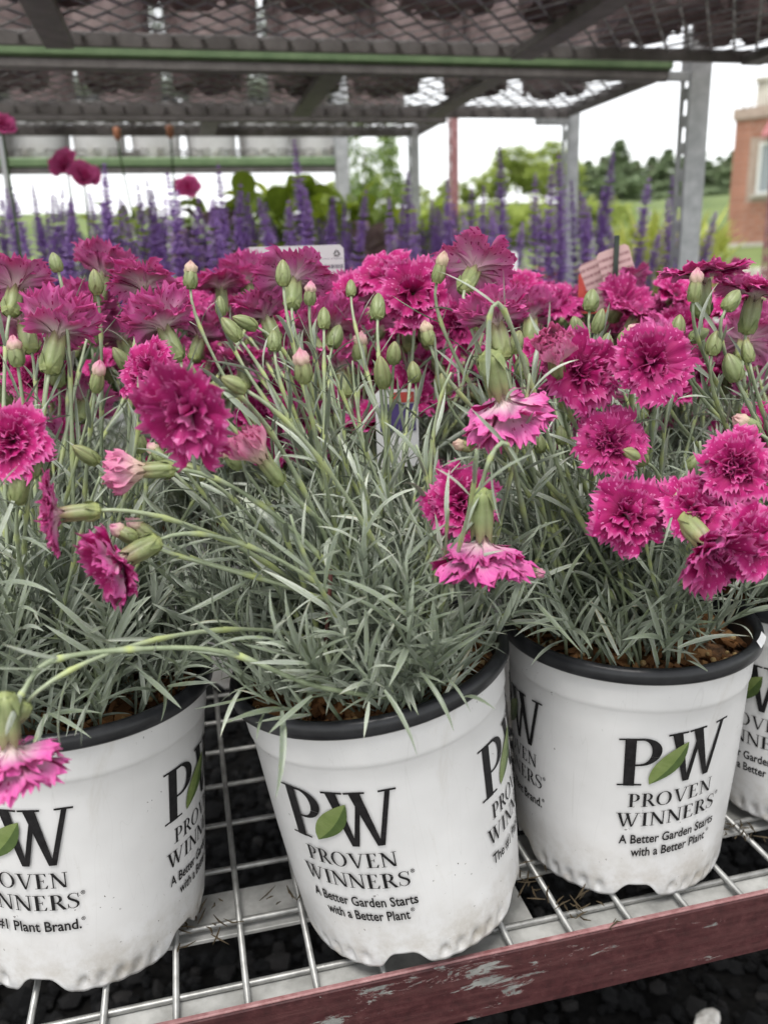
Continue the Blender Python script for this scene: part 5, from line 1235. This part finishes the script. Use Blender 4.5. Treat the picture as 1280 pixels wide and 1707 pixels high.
# ---- brick house at the right edge
def house():
    D = 24.0; dl = ray(1209, 400); dl = nrm([dl[0], dl[1], 0]); x0, y0 = dl[0] * D, dl[1] * D; zb = ground_z(x0, y0) - .3
    th = math.atan2(dl[1], dl[0]) - math.pi / 2 - .25
    t = thing('brick_house', (x0, y0, zb), 'brick house with chimney and red awning at the right edge', 'house', rz=th); B = WORLD[t.name]
    ztop = at_y(1240, 182, y0)[2] - zb; W_, Dp = 6.0, 6.0
    def pt(nm, mb, mat, par=None): return put(nm, mb.mesh(nm, mat, False), par or t, B)
    mb = MB(); mb.box((.012, .012, 0), (W_, Dp, ztop - .25)); wall = pt('wall', mb, M['mortar'])
    mb = MB(); mb.box((-.04, -.04, 0), (W_ + .04, Dp, .55)); pt('foundation', mb, M['stone'])
    mb = MB(); mb.box((-.05, -.05, ztop - .25), (W_ + .05, Dp, ztop)); pt('parapet', mb, M['mortar'])
    # bricks on the two faces that show, shared mesh
    b = MB(); b.box((0, -.006, 0), (.38, .02, .12), bev=.006); bm_ = b.mesh('brick', M['brick'], False)
    bh = MB(); bh.box((-.006, 0, 0), (.02, .38, .12), bev=.006); bs_ = bh.mesh('brick_side', M['brick'], False)
    rest = MB(); nrow = int((ztop - .80) / .135); cnt = 0
    wx0, wx1, wz0, wz1 = .62, 1.75, ztop - 2.0, ztop - .82
    for r in range(nrow):
        z = .56 + r * .135; off = .2 * (r % 2)
        for c in range(15):
            xx = .012 + c * .395 - off
            if xx < .012: xx = .012
            if xx + .38 > W_: continue
            if xx + .38 > wx0 - .05 and xx < wx1 + .05 and z + .12 > wz0 - .06 and z < wz1 + .06: continue
            if xx < 2.4 and cnt < 200: put('brick', bm_, wall, B @ T(xx, .012, z)); cnt += 1
            else: rest.box((xx, .006, z), (xx + .38, .03, z + .12))
    rs = put('brick', rest.mesh('bricks_beyond', M['brick'], False), wall, B, kind='stuff')
    wn = MB(); fz = .07
    for (a, c_, e, g) in ((wx0, wz0, wx1, wz0 + fz), (wx0, wz1 - fz, wx1, wz1), (wx0, wz0 + fz, wx0 + fz, wz1 - fz), (wx1 - fz, wz0 + fz, wx1, wz1 - fz), ((wx0 + wx1) / 2 - .03, wz0 + fz, (wx0 + wx1) / 2 + .03, wz1 - fz)):
        wn.box((a, -.05, c_), (e, .011, g))
    wo = pt('window', wn, M['wframe'])
    for (a, e) in ((wx0 + fz, (wx0 + wx1) / 2 - .03), ((wx0 + wx1) / 2 + .03, wx1 - fz)):
        g = MB(); g.box((a, -.02, wz0 + fz), (e, .008, wz1 - fz)); pt('pane', g, M['glass'], wo)
    sl = MB(); sl.box((wx0 - .1, -.12, wz0 - .07), (wx1 + .1, .0, wz0 - .001)); pt('sill', sl, M['stone'], wo)
    aw = MB(); aw.add([(.8, -.02, ztop - .30), (W_, -.02, ztop - .30), (W_, -.75, ztop - .72), (.8, -.75, ztop - .72), (.8, -.02, ztop - .36), (W_, -.02, ztop - .36), (W_, -.75, ztop - .80), (.8, -.75, ztop - .80)], [(0, 3, 2, 1), (4, 5, 6, 7), (0, 4, 7, 3), (3, 7, 6, 2), (1, 2, 6, 5)]); pt('awning', aw, M['awning'])
    ch = MB(); ch.box((.32, .5, ztop), (.62, .8, ztop + .62), bev=.02); ch.box((.28, .46, ztop + .62), (.66, .84, ztop + .72)); pt('chimney', ch, M['stone'])
    ar = MB(); ar.tube([(.15, .4, ztop), (-.02, .4, ztop + .22)], .02, 6); ar.tube([(.15, .4, ztop), (.32, .4, ztop + .2)], .02, 6); pt('aerial', ar, M['galv'])
house()
dw = ray(1215, 420); dw = nrm([dw[0], dw[1], 0])
pw = dw * 15.0; zg = ground_z(pw[0], pw[1])
gw = thing('garden_wall', (pw[0], pw[1], zg - .2), 'low pale stone wall in front of the brick house', 'wall', rz=math.atan2(dw[1], dw[0]) - math.pi / 2)
rw = np.random.default_rng(6); smb = MB(); smb.box((0, 0, 0), (.44, .35, .19), bev=.012); SB = smb.mesh('stone_block', M['stone'], False)
for r in range(4):
    for c in range(16): put('stone', SB, gw, WORLD[gw.name] @ T(-2.6 + c * .452 - .2 * (r % 2), rw.uniform(-.012, .012), r * .197))
